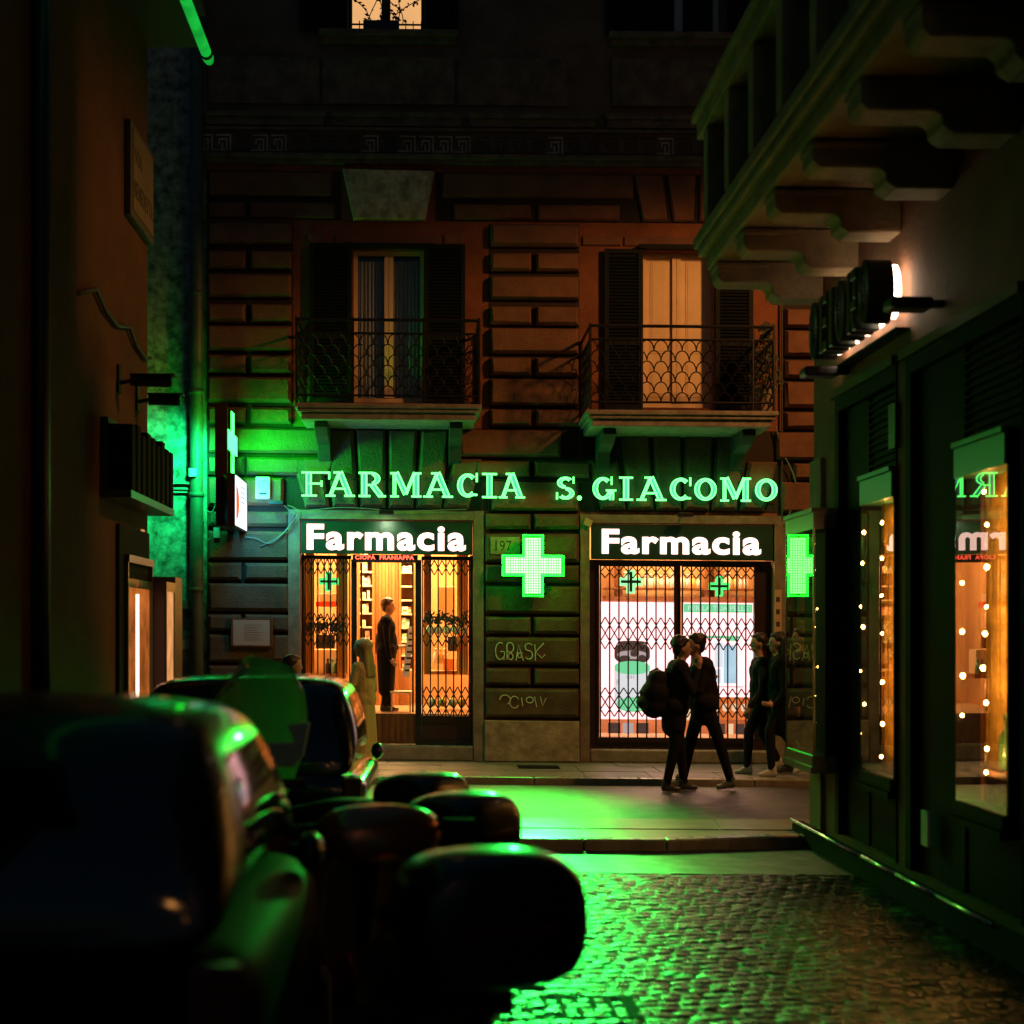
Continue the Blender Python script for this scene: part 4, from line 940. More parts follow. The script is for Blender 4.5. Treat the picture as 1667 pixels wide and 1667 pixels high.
# graffiti: sprayed lines lying on the stone
GRF = pbr('chalky_spray', (.62, .58, .42), .9)
def scribble(strokes, x0, y0, s_, name, lab, y=YF-.1):
    m = MB()
    for st in strokes:
        pts = [(X(x0+a*s_), y, zb(y0+b*s_)) for a, b in st]; m.tube(pts, .0075, 4)
    tag(m.build(name, GRF), lab, 'graffiti')
def ellp(cx_, cy_, rx, ry, t0=0, t1=360, n=16): return [(cx_+rx*math.cos(R(t0+(t1-t0)*i/n)), cy_+ry*math.sin(R(t0+(t1-t0)*i/n))) for i in range(n+1)]
scribble([ellp(8, 15, 8, 14, -60, -320), [(8, 16), (15, 16), (14, 29)], ellp(24, 9, 6, 8), [(19, 3), (19, 29)], ellp(25, 24, 4, 5), [(34, 30), (38, 4), (46, 30)], [(35, 18), (45, 18)], ellp(40, 22, 3, 4), ellp(55, 8, 6, 6, -30, -270), ellp(55, 21, 6, 7, -90, 150), [(65, 3), (66, 30)], [(80, 1), (66, 16), (76, 26), (82, 20)]], 806, 1044, .98, 'graffiti', 'sprayed bubble graffiti tag reading GPASK on the stone pier below the cross')
scribble([ellp(10, 8, 9, 8, 180, 420), ellp(26, 12, 8, 10, 30, 330), [(38, 4), (40, 18)], ellp(52, 8, 6, 5), [(60, 2), (64, 20)], [(70, 2), (74, 18), (80, 4)]], 812, 1130, .95, 'graffiti', 'faint scrawled tag near the foot of the stone pier', YF-.1)
# notice board on the left pier
nb = thing('notice_board', (X(412), YF-.13, zb(1056)), 'glazed wooden notice board with a printed sheet on the left pier', 'notice board')
m = MB(); m.box(X(378), X(446), YF-.14, YF-.09, zb(1056), zb(1009)); bevel(m.build('frame', WOOD, nb), .006)
m = MB(); m.box(X(382), X(441), YF-.144, YF-.1405, zb(1053), zb(1012)); m.build('sheet', pbr('paper', (.50, .40, .30), .8), nb)
m = MB()
for k in range(7): m.box(X(400), X(430-4*(k % 3)), YF-.146, YF-.1445, zb(1020+k*4)-.004, zb(1020+k*4))
m.build('lettering', pbr('dark_ink', (.05, .045, .04), .7), nb)
# small notice right of the right window
m = MB(); m.box(X(1259), X(1270), YF-.078, YF-.072, zb(1030), zb(955)); m.cur = 1
for k in range(3): m.box(X(1261), X(1267), YF-.080, YF-.0785, zb(975+k*20), zb(967+k*20))
tag(m.build('notice', [pbr('warm_paper', (.55, .38, .22), .8), pbr('dark_ink', (.05, .045, .04), .7)]), 'tall narrow notice on the jamb right of the right window', 'notice')
# tilted tag by the right board
m = MB(); c0 = Vector((X(956), zb(849))); 
m.prism([(c0.x-.06, c0.y-.02), (c0.x+.03, c0.y-.06), (c0.x+.06, c0.y+.02), (c0.x-.03, c0.y+.06)], lambda p, t: (p[0], t, p[1]), YF-.12, YF-.08)
tag(m.build('motion_sensor', pbr('warm_paper', (.55, .38, .22), .8)), 'small tilted sensor at the upper left of the right sign board', 'sensor')

# ================================================================== RIGHT HAND BUILDING (wall along the alley at x = 3.1)
XR = 3.10
def yR(px, x=XR): return x*K/(px-VX)
def zR(py, px, x=XR): return CH+(VY-py)*yR(px, x)/K+SL*x
RB = thing('right_building', (4.5, 7, 0), 'ochre corner building on the right with shop windows, stone balcony and backlit lettering', 'building')
RPL = pbr('ochre_plaster', (.24, .10, .05), .8, bump=.008, bscale=30, var=.4, vscale=1.6)
YC = yR(1325)                    # the corner
op1 = (yR(1461), yR(1361)); op2 = (yR(1668), yR(1476)); op3 = (4.6, 6.0)
Hh = [(*op1, .20, 3.50), (*op2, .20, 3.50), (*op3, .2, 3.5)]
m = MB()
ys = sorted({-2., YC, *[h[0] for h in Hh], *[h[1] for h in Hh]})
for i in range(len(ys)-1):
    c = (ys[i]+ys[i+1])/2; hole = any(h[0] < c < h[1] for h in Hh)
    if hole: m.box(XR, XR+.45, ys[i], ys[i+1], 3.5, 12.5); m.box(XR, XR+.45, ys[i], ys[i+1], -.3, .2)
    else: m.box(XR, XR+.45, ys[i], ys[i+1], -.3, 12.5)
m.build('wall', RPL, RB)
m = MB(); m.box(XR+.451, 9, YC-.3, YC, -.3, 12.5); m.build('end_wall', pbr('dark_end_wall', (.07, .06, .05), .9, bump=.01, bscale=20), RB)
m = MB()
for a, b in ((YC-.30, YC+.02),): m.box(XR-.03, XR-.001, a, b, .17, 3.1)
m.build('corner_pilaster', pbr('pale_ochre', (.36, .30, .17), .75, bump=.006, bscale=30, var=.4, vscale=3), RB)
# step ledge with a polished metal nosing that catches the green light
m = MB(); m.box(XR-.07, XR+.02, 2, YC+.42, -.3, .150); m.build('step', pbr('dark_step', (.008, .008, .008), .8, spec=.1, bump=.004, bscale=30), RB)
m = MB(); yy = 7.3
NOSE = pbr('polished_steel', (.75, .8, .75), .27, metal=1., rvar=.06, vscale=2)
segs = [(12.05, 10.1), (10.08, 9.35), (9.33, 8.6), (8.58, 7.75)]
for a, b in segs: m.tube([(XR-.072, a, .157), (XR-.072, b, .157)], .014, 10)
m.build('step_nosing', NOSE, RB, smooth=True)
# door/window joinery inside the openings
JO = pbr('dark_joinery', (.006, .005, .007), .7, spec=.08)
for (a, b) in (op1, op2, op3):
    m = MB(); m.box(XR-.01, XR+.10, a, a+.02, .2, 3.5); m.box(XR-.01, XR+.10, b-.10, b, .2, 3.5); m.box(XR-.01, XR+.10, a+.02, b-.10, 3.40, 3.5); m.build('door_frame', JO, RB)
GLZ = pbr('green_lit_frame', (.05, .07, .05), .3)  # green light on the frames mixed into their colour
def shopwin(a, b, nm, x=3.075):
    """a (near) .. b (far) along the alley; glass in the plane x"""
    z0, z1 = .76, 2.60
    fr = MB(); fr.box(x+.002, XR+.12, b-.03, b, z0-.05, z1+.22); fr.box(x+.002, XR+.12, a, a+.03, z0-.05, z1+.22)
    tp = MB(); tp.box(x-.012, XR+.12, a+.03, b-.03, z1+.03, z1+.20); tp.box(x-.03, XR+.12, a+.03, b-.03, z1+.205, z1+.235)
    fr.box(x-.02, XR+.12, a+.03, b-.03, z0-.09, z0-.01); fr.box(x-.035, XR+.12, a+.03, b-.03, z0-.135, z0-.095)
    f = fr.build(nm, JO, RB)
    tp.build('fascia', pbr('green_lit_fascia', (.05, .16, .07), .3), RB, parent=f)  # green light on the top boards painted into their colour
    g = MB(); g.add([(x, a+.03, z0-.01), (x, b-.03, z0-.01), (x, b-.03, z1+.03), (x, a+.03, z1+.03)], [(0, 1, 2, 3)]); g.build('pane', SHOPGLASS, RB, parent=f)
    return f
w1 = (yR(1456, 3.075), yR(1400, 3.075)); w2 = (yR(1642, 3.075), yR(1553, 3.075))
shopwin(*w1, 'window'); shopwin(*w2, 'window')
# panels closing the rest of each opening (dark doors and louvred transoms)
for (o, w_) in ((op1, w1), (op2, w2)):
    m = MB(); m.box(XR+.04, XR+.09, o[0]+.02, max(w_[0], o[0]+.04), .2, 3.4); m.box(XR+.04, XR+.09, w_[1], o[1]-.10, .2, 3.4)
    m.box(XR+.05, XR+.09, w_[0], w_[1], .2, .62); m.box(XR+.06, XR+.09, w_[0], w_[1], 2.84, 3.4)
    zz = 2.9
    while zz < 3.36: m.box(XR+.03, XR+.058, w_[0], w_[1], zz, zz+.012); zz += .05
    m.build('door_panel', JO, RB)
m = MB(); m.box(XR+.04, XR+.09, op3[0]+.07, op3[1]-.1, .2, 3.4)
m.build('door_panel', JO, RB)
# small switch plates
m = MB(); m.box(XR-.03, XR-.001, yR(1447)-.22, yR(1447)-.08, 2.95, 3.25); m.build('wall_box', BLK, RB)
m = MB(); m.box(XR-.02, XR+.0, 8.9, 9.02, .40, .62); m.build('wall_box', pbr('pale_case', (.62, .66, .6), .45), RB)
# room behind the windows
m = MB(); m.box(5.2, 5.3, 5, YC-.31, .2, 3.0); m.box(XR+.46, 5.2, YC-.40, YC-.31, .2, 3.0); m.build('room_wall', IW, RB)
m = MB(); m.box(XR+.1, 5.3, 5, YC-.4, .55, .60); m.build('room_floor', WOOD, RB)
m = MB(); m.box(XR+.1, 5.3, 5, YC-.4, 3.0, 3.05); m.build('room_ceiling', ROOMD, RB)
GOLD = pbr('gold_drape', (.85, .50, .10), .42, bump=.03, bscale=7, var=.6, vscale=5, metal=.2)
def drape(a, b, nm, lab, x=3.16):
    m = MB(); n = 22; ysv = [a+(b-a)*i/n for i in range(n+1)]
    m.loft([[(x+.025*math.sin(i*1.7+zz), y_, zz) for i, y_ in enumerate(ysv)]+[(x+.04+.025*math.sin(i*1.7+zz), y_, zz) for i, y_ in reversed(list(enumerate(ysv)))] for zz in np.linspace(.72, 2.66, 12)])
    tag(m.build(nm, GOLD, smooth=True), lab, 'curtain')
drape(yR(1458, 3.25), yR(1429, 3.25), 'curtain', 'shining gold curtain in the farther right hand shop window', 3.25)
drape(yR(1645, 3.30), yR(1608, 3.30), 'curtain', 'shining gold curtain in the nearer right hand shop window', 3.30)
BULB = emit('fairy_bulb', (1, .46, .10), 120)
def bulbs(y, x, zs, lab, grp):
    root = thing('string_light', (x, y, zs[-1]), lab, 'string lights')
    m = MB(); m.tube([(x, y, zs[0]+.15), (x, y, zs[-1])], .003, 4); m.build('wire', BLK, root)
    for z in zs:
        z += rnd.uniform(-.06, .06); y2 = y+rnd.uniform(-.035, .035); bs = rnd.uniform(.6, 1.05); m = MB(); m.ell((x-.004, y2, z), (.012*bs, .012*bs, .014*bs), 10, 6); m.build('bulb', BULB, root, smooth=True)
zz = lambda n, a=2.5, b=.85: list(np.linspace(a, b, n))
bulbs(yR(1567, 3.11), 3.11, zz(6, 2.35, .9), 'far string of fairy bulbs in the nearer right hand window', '')
bulbs(yR(1604, 3.13), 3.13, zz(9, 2.5, .92), 'near string of fairy bulbs beside the gold curtain of the nearer window', '')
bulbs(yR(1437, 3.10)+0, 3.105, zz(7, 2.50, .84), 'string of fairy bulbs in front of the gold curtain in the farther window', '')
bulbs(yR(1406, 3.09), 3.09, zz(7, 2.42, 1.0), 'faint string of fairy bulbs at the far edge of the farther window', '')
lamp('right_shop_light', 'AREA', (4.2, 8.9, 2.9), 45, (1, .40, .08), shape='RECTANGLE', size=1.4, size_y=3.4, target=(4.2, 8.9, 0))
lamp('curtain_light', 'POINT', (3.45, w2[0]+.75, 1.6), 9, (1, .5, .14), shadow_soft_size=.05)
for py_, wy in ((yR(1606, 3.13), 0), (yR(1438, 3.12), 1)):
    for z_ in (1.0, 1.4, 1.8, 2.2, 2.5): lamp('bulb_glow', 'POINT', (3.135, py_, z_), 3.2, (1, .45, .09), shadow_soft_size=.012)
lamp('curtain_light_far', 'POINT', (3.35, w1[0]+.42, 1.7), 6, (1, .5, .14), shadow_soft_size=.05)
# goods in the near window
bt = thing('bottle', (3.28, 8.2, .60), 'tall labelled bottle on the shelf inside the nearer right hand window', 'bottle')
m = MB(); bottle(m, 3.28, 8.15, .95, 1.6); m.build('glass_body', pbr('bottle_green', (.05, .12, .05), .2), bt, smooth=True)
m = MB(); m.box(3.16, 3.6, 7.75, 8.6, .92, .945); m.build('shelf_board', WOOD, bt)
m = MB()
for k in range(7): m.box(3.45+.1*k, 3.50+.1*k, 8.5+.22*k, 8.58+.22*k, .6, 2.9)
tag(m.build('room_divider', WOOD), 'slatted wooden divider inside the right hand shop', 'divider')

# the projecting show case on the corner pier (mirrors the green cross)
sc_ = thing('show_case', (3.0, 11.3, .66), 'green lit glass show case on the corner pier, mirroring the green cross', 'show case')
x = 2.895; x9 = 3.065; a, b = yR(1324, x), yR(1279, x); z0, z1 = .80, 2.50
m = MB(); m.box(x, x9, a, b, z1+.01, z1+.13); m.box(x-.018, x9, a-.018, b+.01, z1+.131, z1+.165); m.box(x-.012, x9, a-.01, b, z0-.09, z0-.01); m.box(x-.025, x9, a-.02, b+.01, z0-.14, z0-.091)
m.box(x, x+.014, a, a+.014, z0-.01, z1+.01); m.box(x, x+.014, b-.014, b, z0-.01, z1+.01); m.build('frame', GLZ, sc_)
m = MB(); m.add([(x+.004, a+.014, z0-.01), (x+.004, b-.014, z0-.01), (x+.004, b-.014, z1+.01), (x+.004, a+.014, z1+.01)], [(0, 1, 2, 3)]); m.build('pane', SHOPGLASS, sc_)
m = MB(); m.add([(x+.014, a+.004, z0-.01), (x+.09, a+.004, z0-.01), (x+.09, a+.004, z1+.01), (x+.014, a+.004, z1+.01)], [(0, 1, 2, 3)]); m.build('side_pane', SHOPGLASS, sc_)
m = MB(); m.box(x+.091, x9, a, a+.03, z0-.01, z1+.01); m.box(x9-.015, x9, a+.031, b, z0-.01, z1+.01); m.build('lining', JO, sc_)

# balcony on the right building: slab, consoles, balustrade
BW = thing('stone_balcony', (2.6, 8, 4.4), 'heavy stone balcony on scroll brackets overhead on the right, with square balusters', 'balcony')
BST = pbr('balcony_render', (.42, .27, .13), .75, bump=.012, bscale=24, col2=(.20, .15, .08), vscale=4)
YE = 11.75; xo = (1128-VX)*YE/K; zs = CH+(VY-438)*YE/K
m = MB(); m.box(xo+.09, XR, 0, YE-.09, zs-.02, zs+.10); m.box(xo+.03, XR, 0, YE-.03, zs+.1005, zs+.17); m.box(xo, XR, 0, YE, zs+.1705, zs+.27); m.box(xo+.05, XR, 0, YE-.05, zs+.2705, zs+.33)
bevel(m.build('slab', BST, BW), .02)
yb_ = YE-.17
k = 0
while yb_ > 2:
    m = MB(); L = XR-xo-.12
    prof = [(XR, zs-.025), (XR-L, zs-.025), (XR-L, zs-.15), (XR-L+.04, zs-.19), (XR-.44, zs-.19), (XR-.40, zs-.22), (XR-.40, zs-.27), (XR-.34, zs-.31), (XR, zs-.31)]
    m.prism(prof, lambda p, t: (p[0], t, p[1]), yb_-.26, yb_)
    m.box(XR-L-.012, XR-.40, yb_-.275, yb_+.015, zs-.075, zs-.03)
    bevel(m.build('bracket', BST, BW), .015); yb_ -= .94; k += 1
zr = zs+.33
m = MB(); ztop = CH+(VY-196)*YE/K
m.box(xo+.02, xo+.24, 0, YE-.04, ztop-.16, ztop-.02); m.box(xo-.02, xo+.28, 0, YE, ztop-.019, ztop+.05); m.box(xo+.25, XR, YE-.24, YE-.04, ztop-.16, ztop-.02); m.box(xo+.281, XR, YE-.28, YE, ztop-.019, ztop+.05)
bevel(m.build('handrail', BST, BW), .015)
y = YE-.25
while y > 1:
    m = MB(); m.box(xo+.04, xo+.22, y-.16, y, zr+.001, ztop-.161); bevel(m.build('baluster', BST, BW), .01); y -= .80
x_ = xo+.45
while x_ < XR-.1: m = MB(); m.box(x_, x_+.13, YE-.22, YE-.08, zr+.001, ztop-.161); bevel(m.build('baluster', BST, BW), .01); x_ += .36

# halo-lit channel letters on the wall, seen edge on
LS = thing('letter_sign', (2.95, 9.8, 3.7), 'row of thick dark channel letters with white back light on the right hand wall', 'sign')
WH = emit('halo_white', (1, .74, .50), 15)
CL = pbr('dark_channel', (.012, .03, .022), .35, metal=.2)
xf0, xf1 = 2.83, 3.00
def chan(yn, yf_, z0, z1, kind):
    """letter body between yn (near) and yf_ (far)"""
    cy, cz_, ry, rz = (yn+yf_)/2, (z0+z1)/2, (yf_-yn)/2, (z1-z0)/2
    m = MB()
    if kind == 'O':
        N = 28; rings = []
        out = [(cy+ry*math.cos(2*PI*i/N), cz_+rz*math.sin(2*PI*i/N)) for i in range(N)]; inn = [(cy+ry*.45*math.cos(2*PI*i/N), cz_+rz*.5*math.sin(2*PI*i/N)) for i in range(N)]
        for i in range(N):
            j = (i+1) % N; m.prism([out[i], out[j], inn[j], inn[i]], lambda p, t: (t, p[0], p[1]), xf0, xf1)
    elif kind == 'I': m.box(xf0, xf1, cy-.05, cy+.05, z0, z1)
    elif kind == 'R':
        m.box(xf0, xf1, yf_-.08, yf_, z0, z1); m.box(xf0, xf1, yn, yf_-.0805, z1-.08, z1); m.box(xf0, xf1, yn, yn+.08, cz_, z1-.0805); m.box(xf0, xf1, yn, yf_-.0805, cz_-.07, cz_-.0005)
        m.prism([(yn, z0), (yn+.09, z0), (cy+.05, cz_-.071), (cy-.04, cz_-.071)], lambda p, t: (t, p[0], p[1]), xf0, xf1)
    elif kind == 'E':
        m.box(xf0, xf1, yf_-.08, yf_, z0, z1)
        for a_ in (z0, cz_-.04, z1-.08): m.box(xf0, xf1, yn, yf_-.0805, a_, a_+.08)
    bo = bevel(m.build('letter', CL, LS), .012)
    h = MB()
    if kind == 'O': h.tube([(xf1+.03, cy+ry*.72*math.cos(2*PI*i/24), cz_+rz*.75*math.sin(2*PI*i/24)) for i in range(24)], .022, 6, closed=True)
    else: h.tube([(xf1+.02, yf_-.04 if kind != 'I' else cy, z0+.03), (xf1+.02, yf_-.04 if kind != 'I' else cy, z1-.03)], .013, 6); 
    if kind in 'RE': h.tube([(xf1+.02, yn+.02, z0+.04), (xf1+.02, yf_-.04, z0+.04)], .013, 6)
    h.build('halo_tube', WH, LS, parent=bo)
yy = yR(1470, 2.92)+.0
seq = ['O', 'R', 'O', 'I', 'E', 'O']
y0_ = (3.0*K/(1457-VX)); y1_ = (2.83*K/(1316-VX)); Lh = (y1_-y0_)
wd = {'O': 1.15, 'R': 1., 'I': .5, 'E': .9}; tot = sum(wd[c] for c in seq)+.22*(len(seq)-1)
u = y0_; zc_ = CH+(VY-468)*y0_/K+SL*3
for c in seq:
    L_ = wd[c]/tot*Lh; chan(u, u+L_, zc_-.21, zc_+.21, c); u += L_+.22/tot*Lh
m = MB(); m.box(3.0, 3.10, y0_, y1_, zc_-.27, zc_-.255); m.build('rail', IRON, LS)
# wall floodlights below the letters
for (pxa, py, lab) in ((1535, 498, 'unlit black wall floodlight near the closest channel letter'), (1380, 608, 'unlit black wall floodlight under the far channel letters')):
    xx = 3.1; yq = yR(pxa); zq = zR(py, pxa); r = thing('floodlight', (3.0, yq, zq), lab, 'floodlight')
    m = MB(); m.box(2.76, 3.02, yq-.09, yq+.09, zq-.03, zq+.04); bevel(m.build('housing', BLK, r), .02)
    m = MB(); m.box(3.02, 3.1, yq-.03, yq+.03, zq-.01, zq+.03); m.build('arm', BLK, r)
# canted dark awning box strips above the shopfronts
m = MB()
for (o) in (op1, op2): m.box(XR-.05, XR-.001, o[0]-.03, o[1]+.03, 3.5, 3.56)
m.build('door_hood', GLZ, RB)

# ================================================================== LEFT HAND BUILDING (wall along x = -2.48)
XL = -2.48
def yL(px, x=XL): return x*K/(px-VX)
def zL(py, px, x=XL): return CH+(VY-py)*yL(px, x)/K+SL*x
YLC = yL(240)
LB = thing('left_building', (-4, 7, 0), 'dark stained orange plaster building along the left side of the alley', 'building')
m = MB(); m.box(-3.2, XL, -2, YLC, -.3, 7.1); m.box(-8, -3.2, YLC-.5, YLC, -.3, 7.1); m.box(XL, XL+.035, 2, yL(117), -.2, 7.1)
m.build('wall', pbr('stained_orange_plaster', (.10, .042, .02), .9, bump=.010, bscale=25, spec=.2, col2=(.06, .028, .016), vscale=1.3), LB)
m = MB(); m.box(-3.2, -2.05, -2, YLC+.1, 6.85, 6.93); m.box(-3.2, -2.0, -2, YLC+.15, 7.15, 7.22); m.build('eaves', pbr('dark_eaves', (.04, .03, .025), .8), LB)
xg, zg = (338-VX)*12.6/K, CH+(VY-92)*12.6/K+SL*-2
g = thing('glowing_tube', (xg, 12, zg-.1), 'long tube with a painted-in green glow and a dark joint under the eaves at top left', 'tube light')
GM = emit('green_tube_glow', (.012, .62, .06), .85, noise=(3, .45))  # green glow is put into the pipe's material
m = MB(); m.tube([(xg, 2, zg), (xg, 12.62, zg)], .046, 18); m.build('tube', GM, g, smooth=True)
for yj in (11.3, 12.5):
    m = MB(); m.tube([(xg, yj, zg), (xg, yj+.05, zg)], .054, 18); m.build('joint', pbr('dark_joint', (.05, .05, .05), .4, metal=.6), g, smooth=True)
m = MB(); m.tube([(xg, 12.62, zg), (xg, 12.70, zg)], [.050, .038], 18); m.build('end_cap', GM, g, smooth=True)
# street plaque
sp = thing('street_plaque', (XL+.02, yL(222), zL(360, 222)), 'framed marble street name plaque on the left building near the corner', 'plaque')
a, b = yL(203), yL(239); zt_, zb_ = zL(232, 222), zL(370, 222)
m = MB(); m.box(XL+.001, XL+.06, a-.03, b, zb_-.03, zt_+.03); bevel(m.build('frame', pbr('dark_moulding', (.06, .05, .04), .6), sp), .01)
m = MB(); m.box(XL+.061, XL+.066, a+.03, b-.05, zb_+.03, zt_-.02); m.build('slab', pbr('plaque_marble', (.16, .12, .07), .6, var=.4, vscale=5), sp)
def wall_text(txt, ya, yb_, z0, z1, x):
    mb = text_mb(txt, 1, 0, .5); q = np.array(mb.v); mn = q.min(0); mx = q.max(0)
    mb.v = [(x+(p[2]-mn[2])/(mx[2]-mn[2])*.003, ya+(p[0]-mn[0])/(mx[0]-mn[0])*(yb_-ya), z0+(p[1]-mn[1])/(mx[1]-mn[1])*(z1-z0)) for p in mb.v]; return mb
hp = (zt_-zb_)
INK = pbr('dark_ink', (.05, .045, .04), .7)
wall_text('VIA', a+.08, a+.38, zb_+hp*.60, zb_+hp*.78, XL+.0662).build('lettering', INK, sp)
wall_text('BENEDETTA', a+.07, b-.09, zb_+hp*.20, zb_+hp*.40, XL+.0662).build('lettering', INK, sp)
# sagging cable, cameras, downpipe
m = MB(); P = [(yL(q), zL(p, q)) for q, p in ((118, 478), (150, 470), (165, 505), (185, 530), (205, 532), (215, 560), (232, 585), (239, 583))]
m.tube([(XL+.03, y_, z_) for y_, z_ in P], .018, 8); tag(m.build('cable', pbr('black_cable', (.015, .013, .012), .6), smooth=True), 'thick black cable sagging across the left wall toward the corner', 'cable')
for (px, py, lab, dx) in ((192, 619, 'upper black bullet camera on the left wall under the sagging cable', .42), (222, 650, 'lower black bullet camera at the corner of the left wall', .36)):
    yq, zq = yL(px), zL(py, px); r = thing('security_camera', (XL, yq, zq), lab, 'camera')
    m = MB(); m.tube([(XL+.10, yq, zq), (XL+dx, yq+.05, zq-.0)], .045, 12); m.box(XL+.1, XL+dx+.04, yq-.05, yq+.07, zq+.035, zq+.05); bevel(m.build('housing', BLK, r), .006)
    m = MB(); m.box(XL, XL+.02, yq-.05, yq+.05, zq-.10, zq+.12); m.tube([(XL+.02, yq, zq-.02), (XL+.12, yq, zq)], .016, 8); m.build('mount', BLK, r)
m = MB(); m.tube([(XL+.08, yL(45), -.1), (XL+.08, yL(45), zL(560, 45)), (XL+.08, yL(45), 6.8)], .06, 12); tag(m.build('downpipe', pbr('dark_pipe', (.02, .025, .03), .4), smooth=True), 'dark drainpipe on the left wall close to the frame edge', 'drainpipe')
# projecting sign of upright slats
ls = thing('slatted_sign', (XL+.2, yL(205), zL(800, 205)), 'unlit projecting sign of dark upright letters on a green lit rail, left wall', 'sign')
a, b = yL(163), yL(240)
zt_, zb_ = zL(712, 200), zL(812, 200)
m = MB(); n = 9
for k in range(n):
    ya_ = a+(b+.0-a)*k/n; dz = .03*math.sin(k*2.3); m.box(XL+.06, XL+.24, ya_+.01, ya_+(b-a)/n*.72, zb_+.0, zt_+dz)
bevel(m.build('letter', pbr('dull_black_letter', (.006, .008, .007), .85, spec=.1), ls), .01)
m = MB(); m.box(XL+.001, XL+.235, a, b, zb_-.06, zb_-.002); m.build('rail', GLZ, ls)
m = MB(); m.box(XL+.001, XL+.059, a, b, zb_, zt_+.05); m.build('back_panel', BLK, ls)
# lit windows of the left shop
LW = thing('left_shopfront', (XL, yL(220), .8), 'narrow lit shop windows with green lit frames at the corner of the left building', 'shopfront')
OR_ = emit('warm_window_glow', (1, .26, .045), .6, noise=(3, .35)); PT = emit('pink_tube', (1, .60, .40), 3.2)
a, b = yL(198), yL(237); z0, z1 = .75, zL(958, 218)
x1 = XL+.0
m = MB(); m.box(x1+.001, x1+.03, a-.22, b+.02, .1, zL(905, 218)+.22); m.build('surround', pbr('dull_surround', (.01, .009, .008), .85, spec=.1), LW)
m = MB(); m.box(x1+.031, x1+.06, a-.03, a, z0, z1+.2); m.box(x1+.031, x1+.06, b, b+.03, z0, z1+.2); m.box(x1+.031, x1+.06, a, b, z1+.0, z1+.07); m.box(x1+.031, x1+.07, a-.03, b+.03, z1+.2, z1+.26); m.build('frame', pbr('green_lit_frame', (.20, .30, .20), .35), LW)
m = MB(); m.box(x1+.031, x1+.033, a, b, z0, z1); m.build('window', OR_, LW)
m = MB(); ym = yL(214); m.tube([(x1+.05, ym, z0+.1), (x1+.05, ym, z1-.05)], .014, 8); m.build('glowing_tube', PT, LW)
m = MB(); m.box(x1+.001, x1+.25, b+.05, b+.40, .1, z1+.12); m.build('cabinet', pbr('dark_red_frame', (.028, .012, .012), .4), LW)
xc = x1+.252; m = MB(); a2, b2 = yL(268, xc), yL(281, xc); m.box(xc, xc+.006, a2, b2, z0, z1-.02); m.build('window', emit('warm_window_glow2', (1, .42, .14), .95, noise=(4, .6)), LW)
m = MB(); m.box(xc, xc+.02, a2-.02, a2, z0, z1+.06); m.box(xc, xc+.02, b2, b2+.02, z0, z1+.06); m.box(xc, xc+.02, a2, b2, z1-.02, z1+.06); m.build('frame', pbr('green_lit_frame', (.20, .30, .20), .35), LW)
m = MB(); m.box(XL+.001, XL+.02, yL(229), yL(232), zL(905, 230), zL(862, 230)); tag(m.build('light_slit', emit('slit_glow', (1, .45, .12), .6)), 'thin vertical lit slit in the left wall above the shop window', 'light')

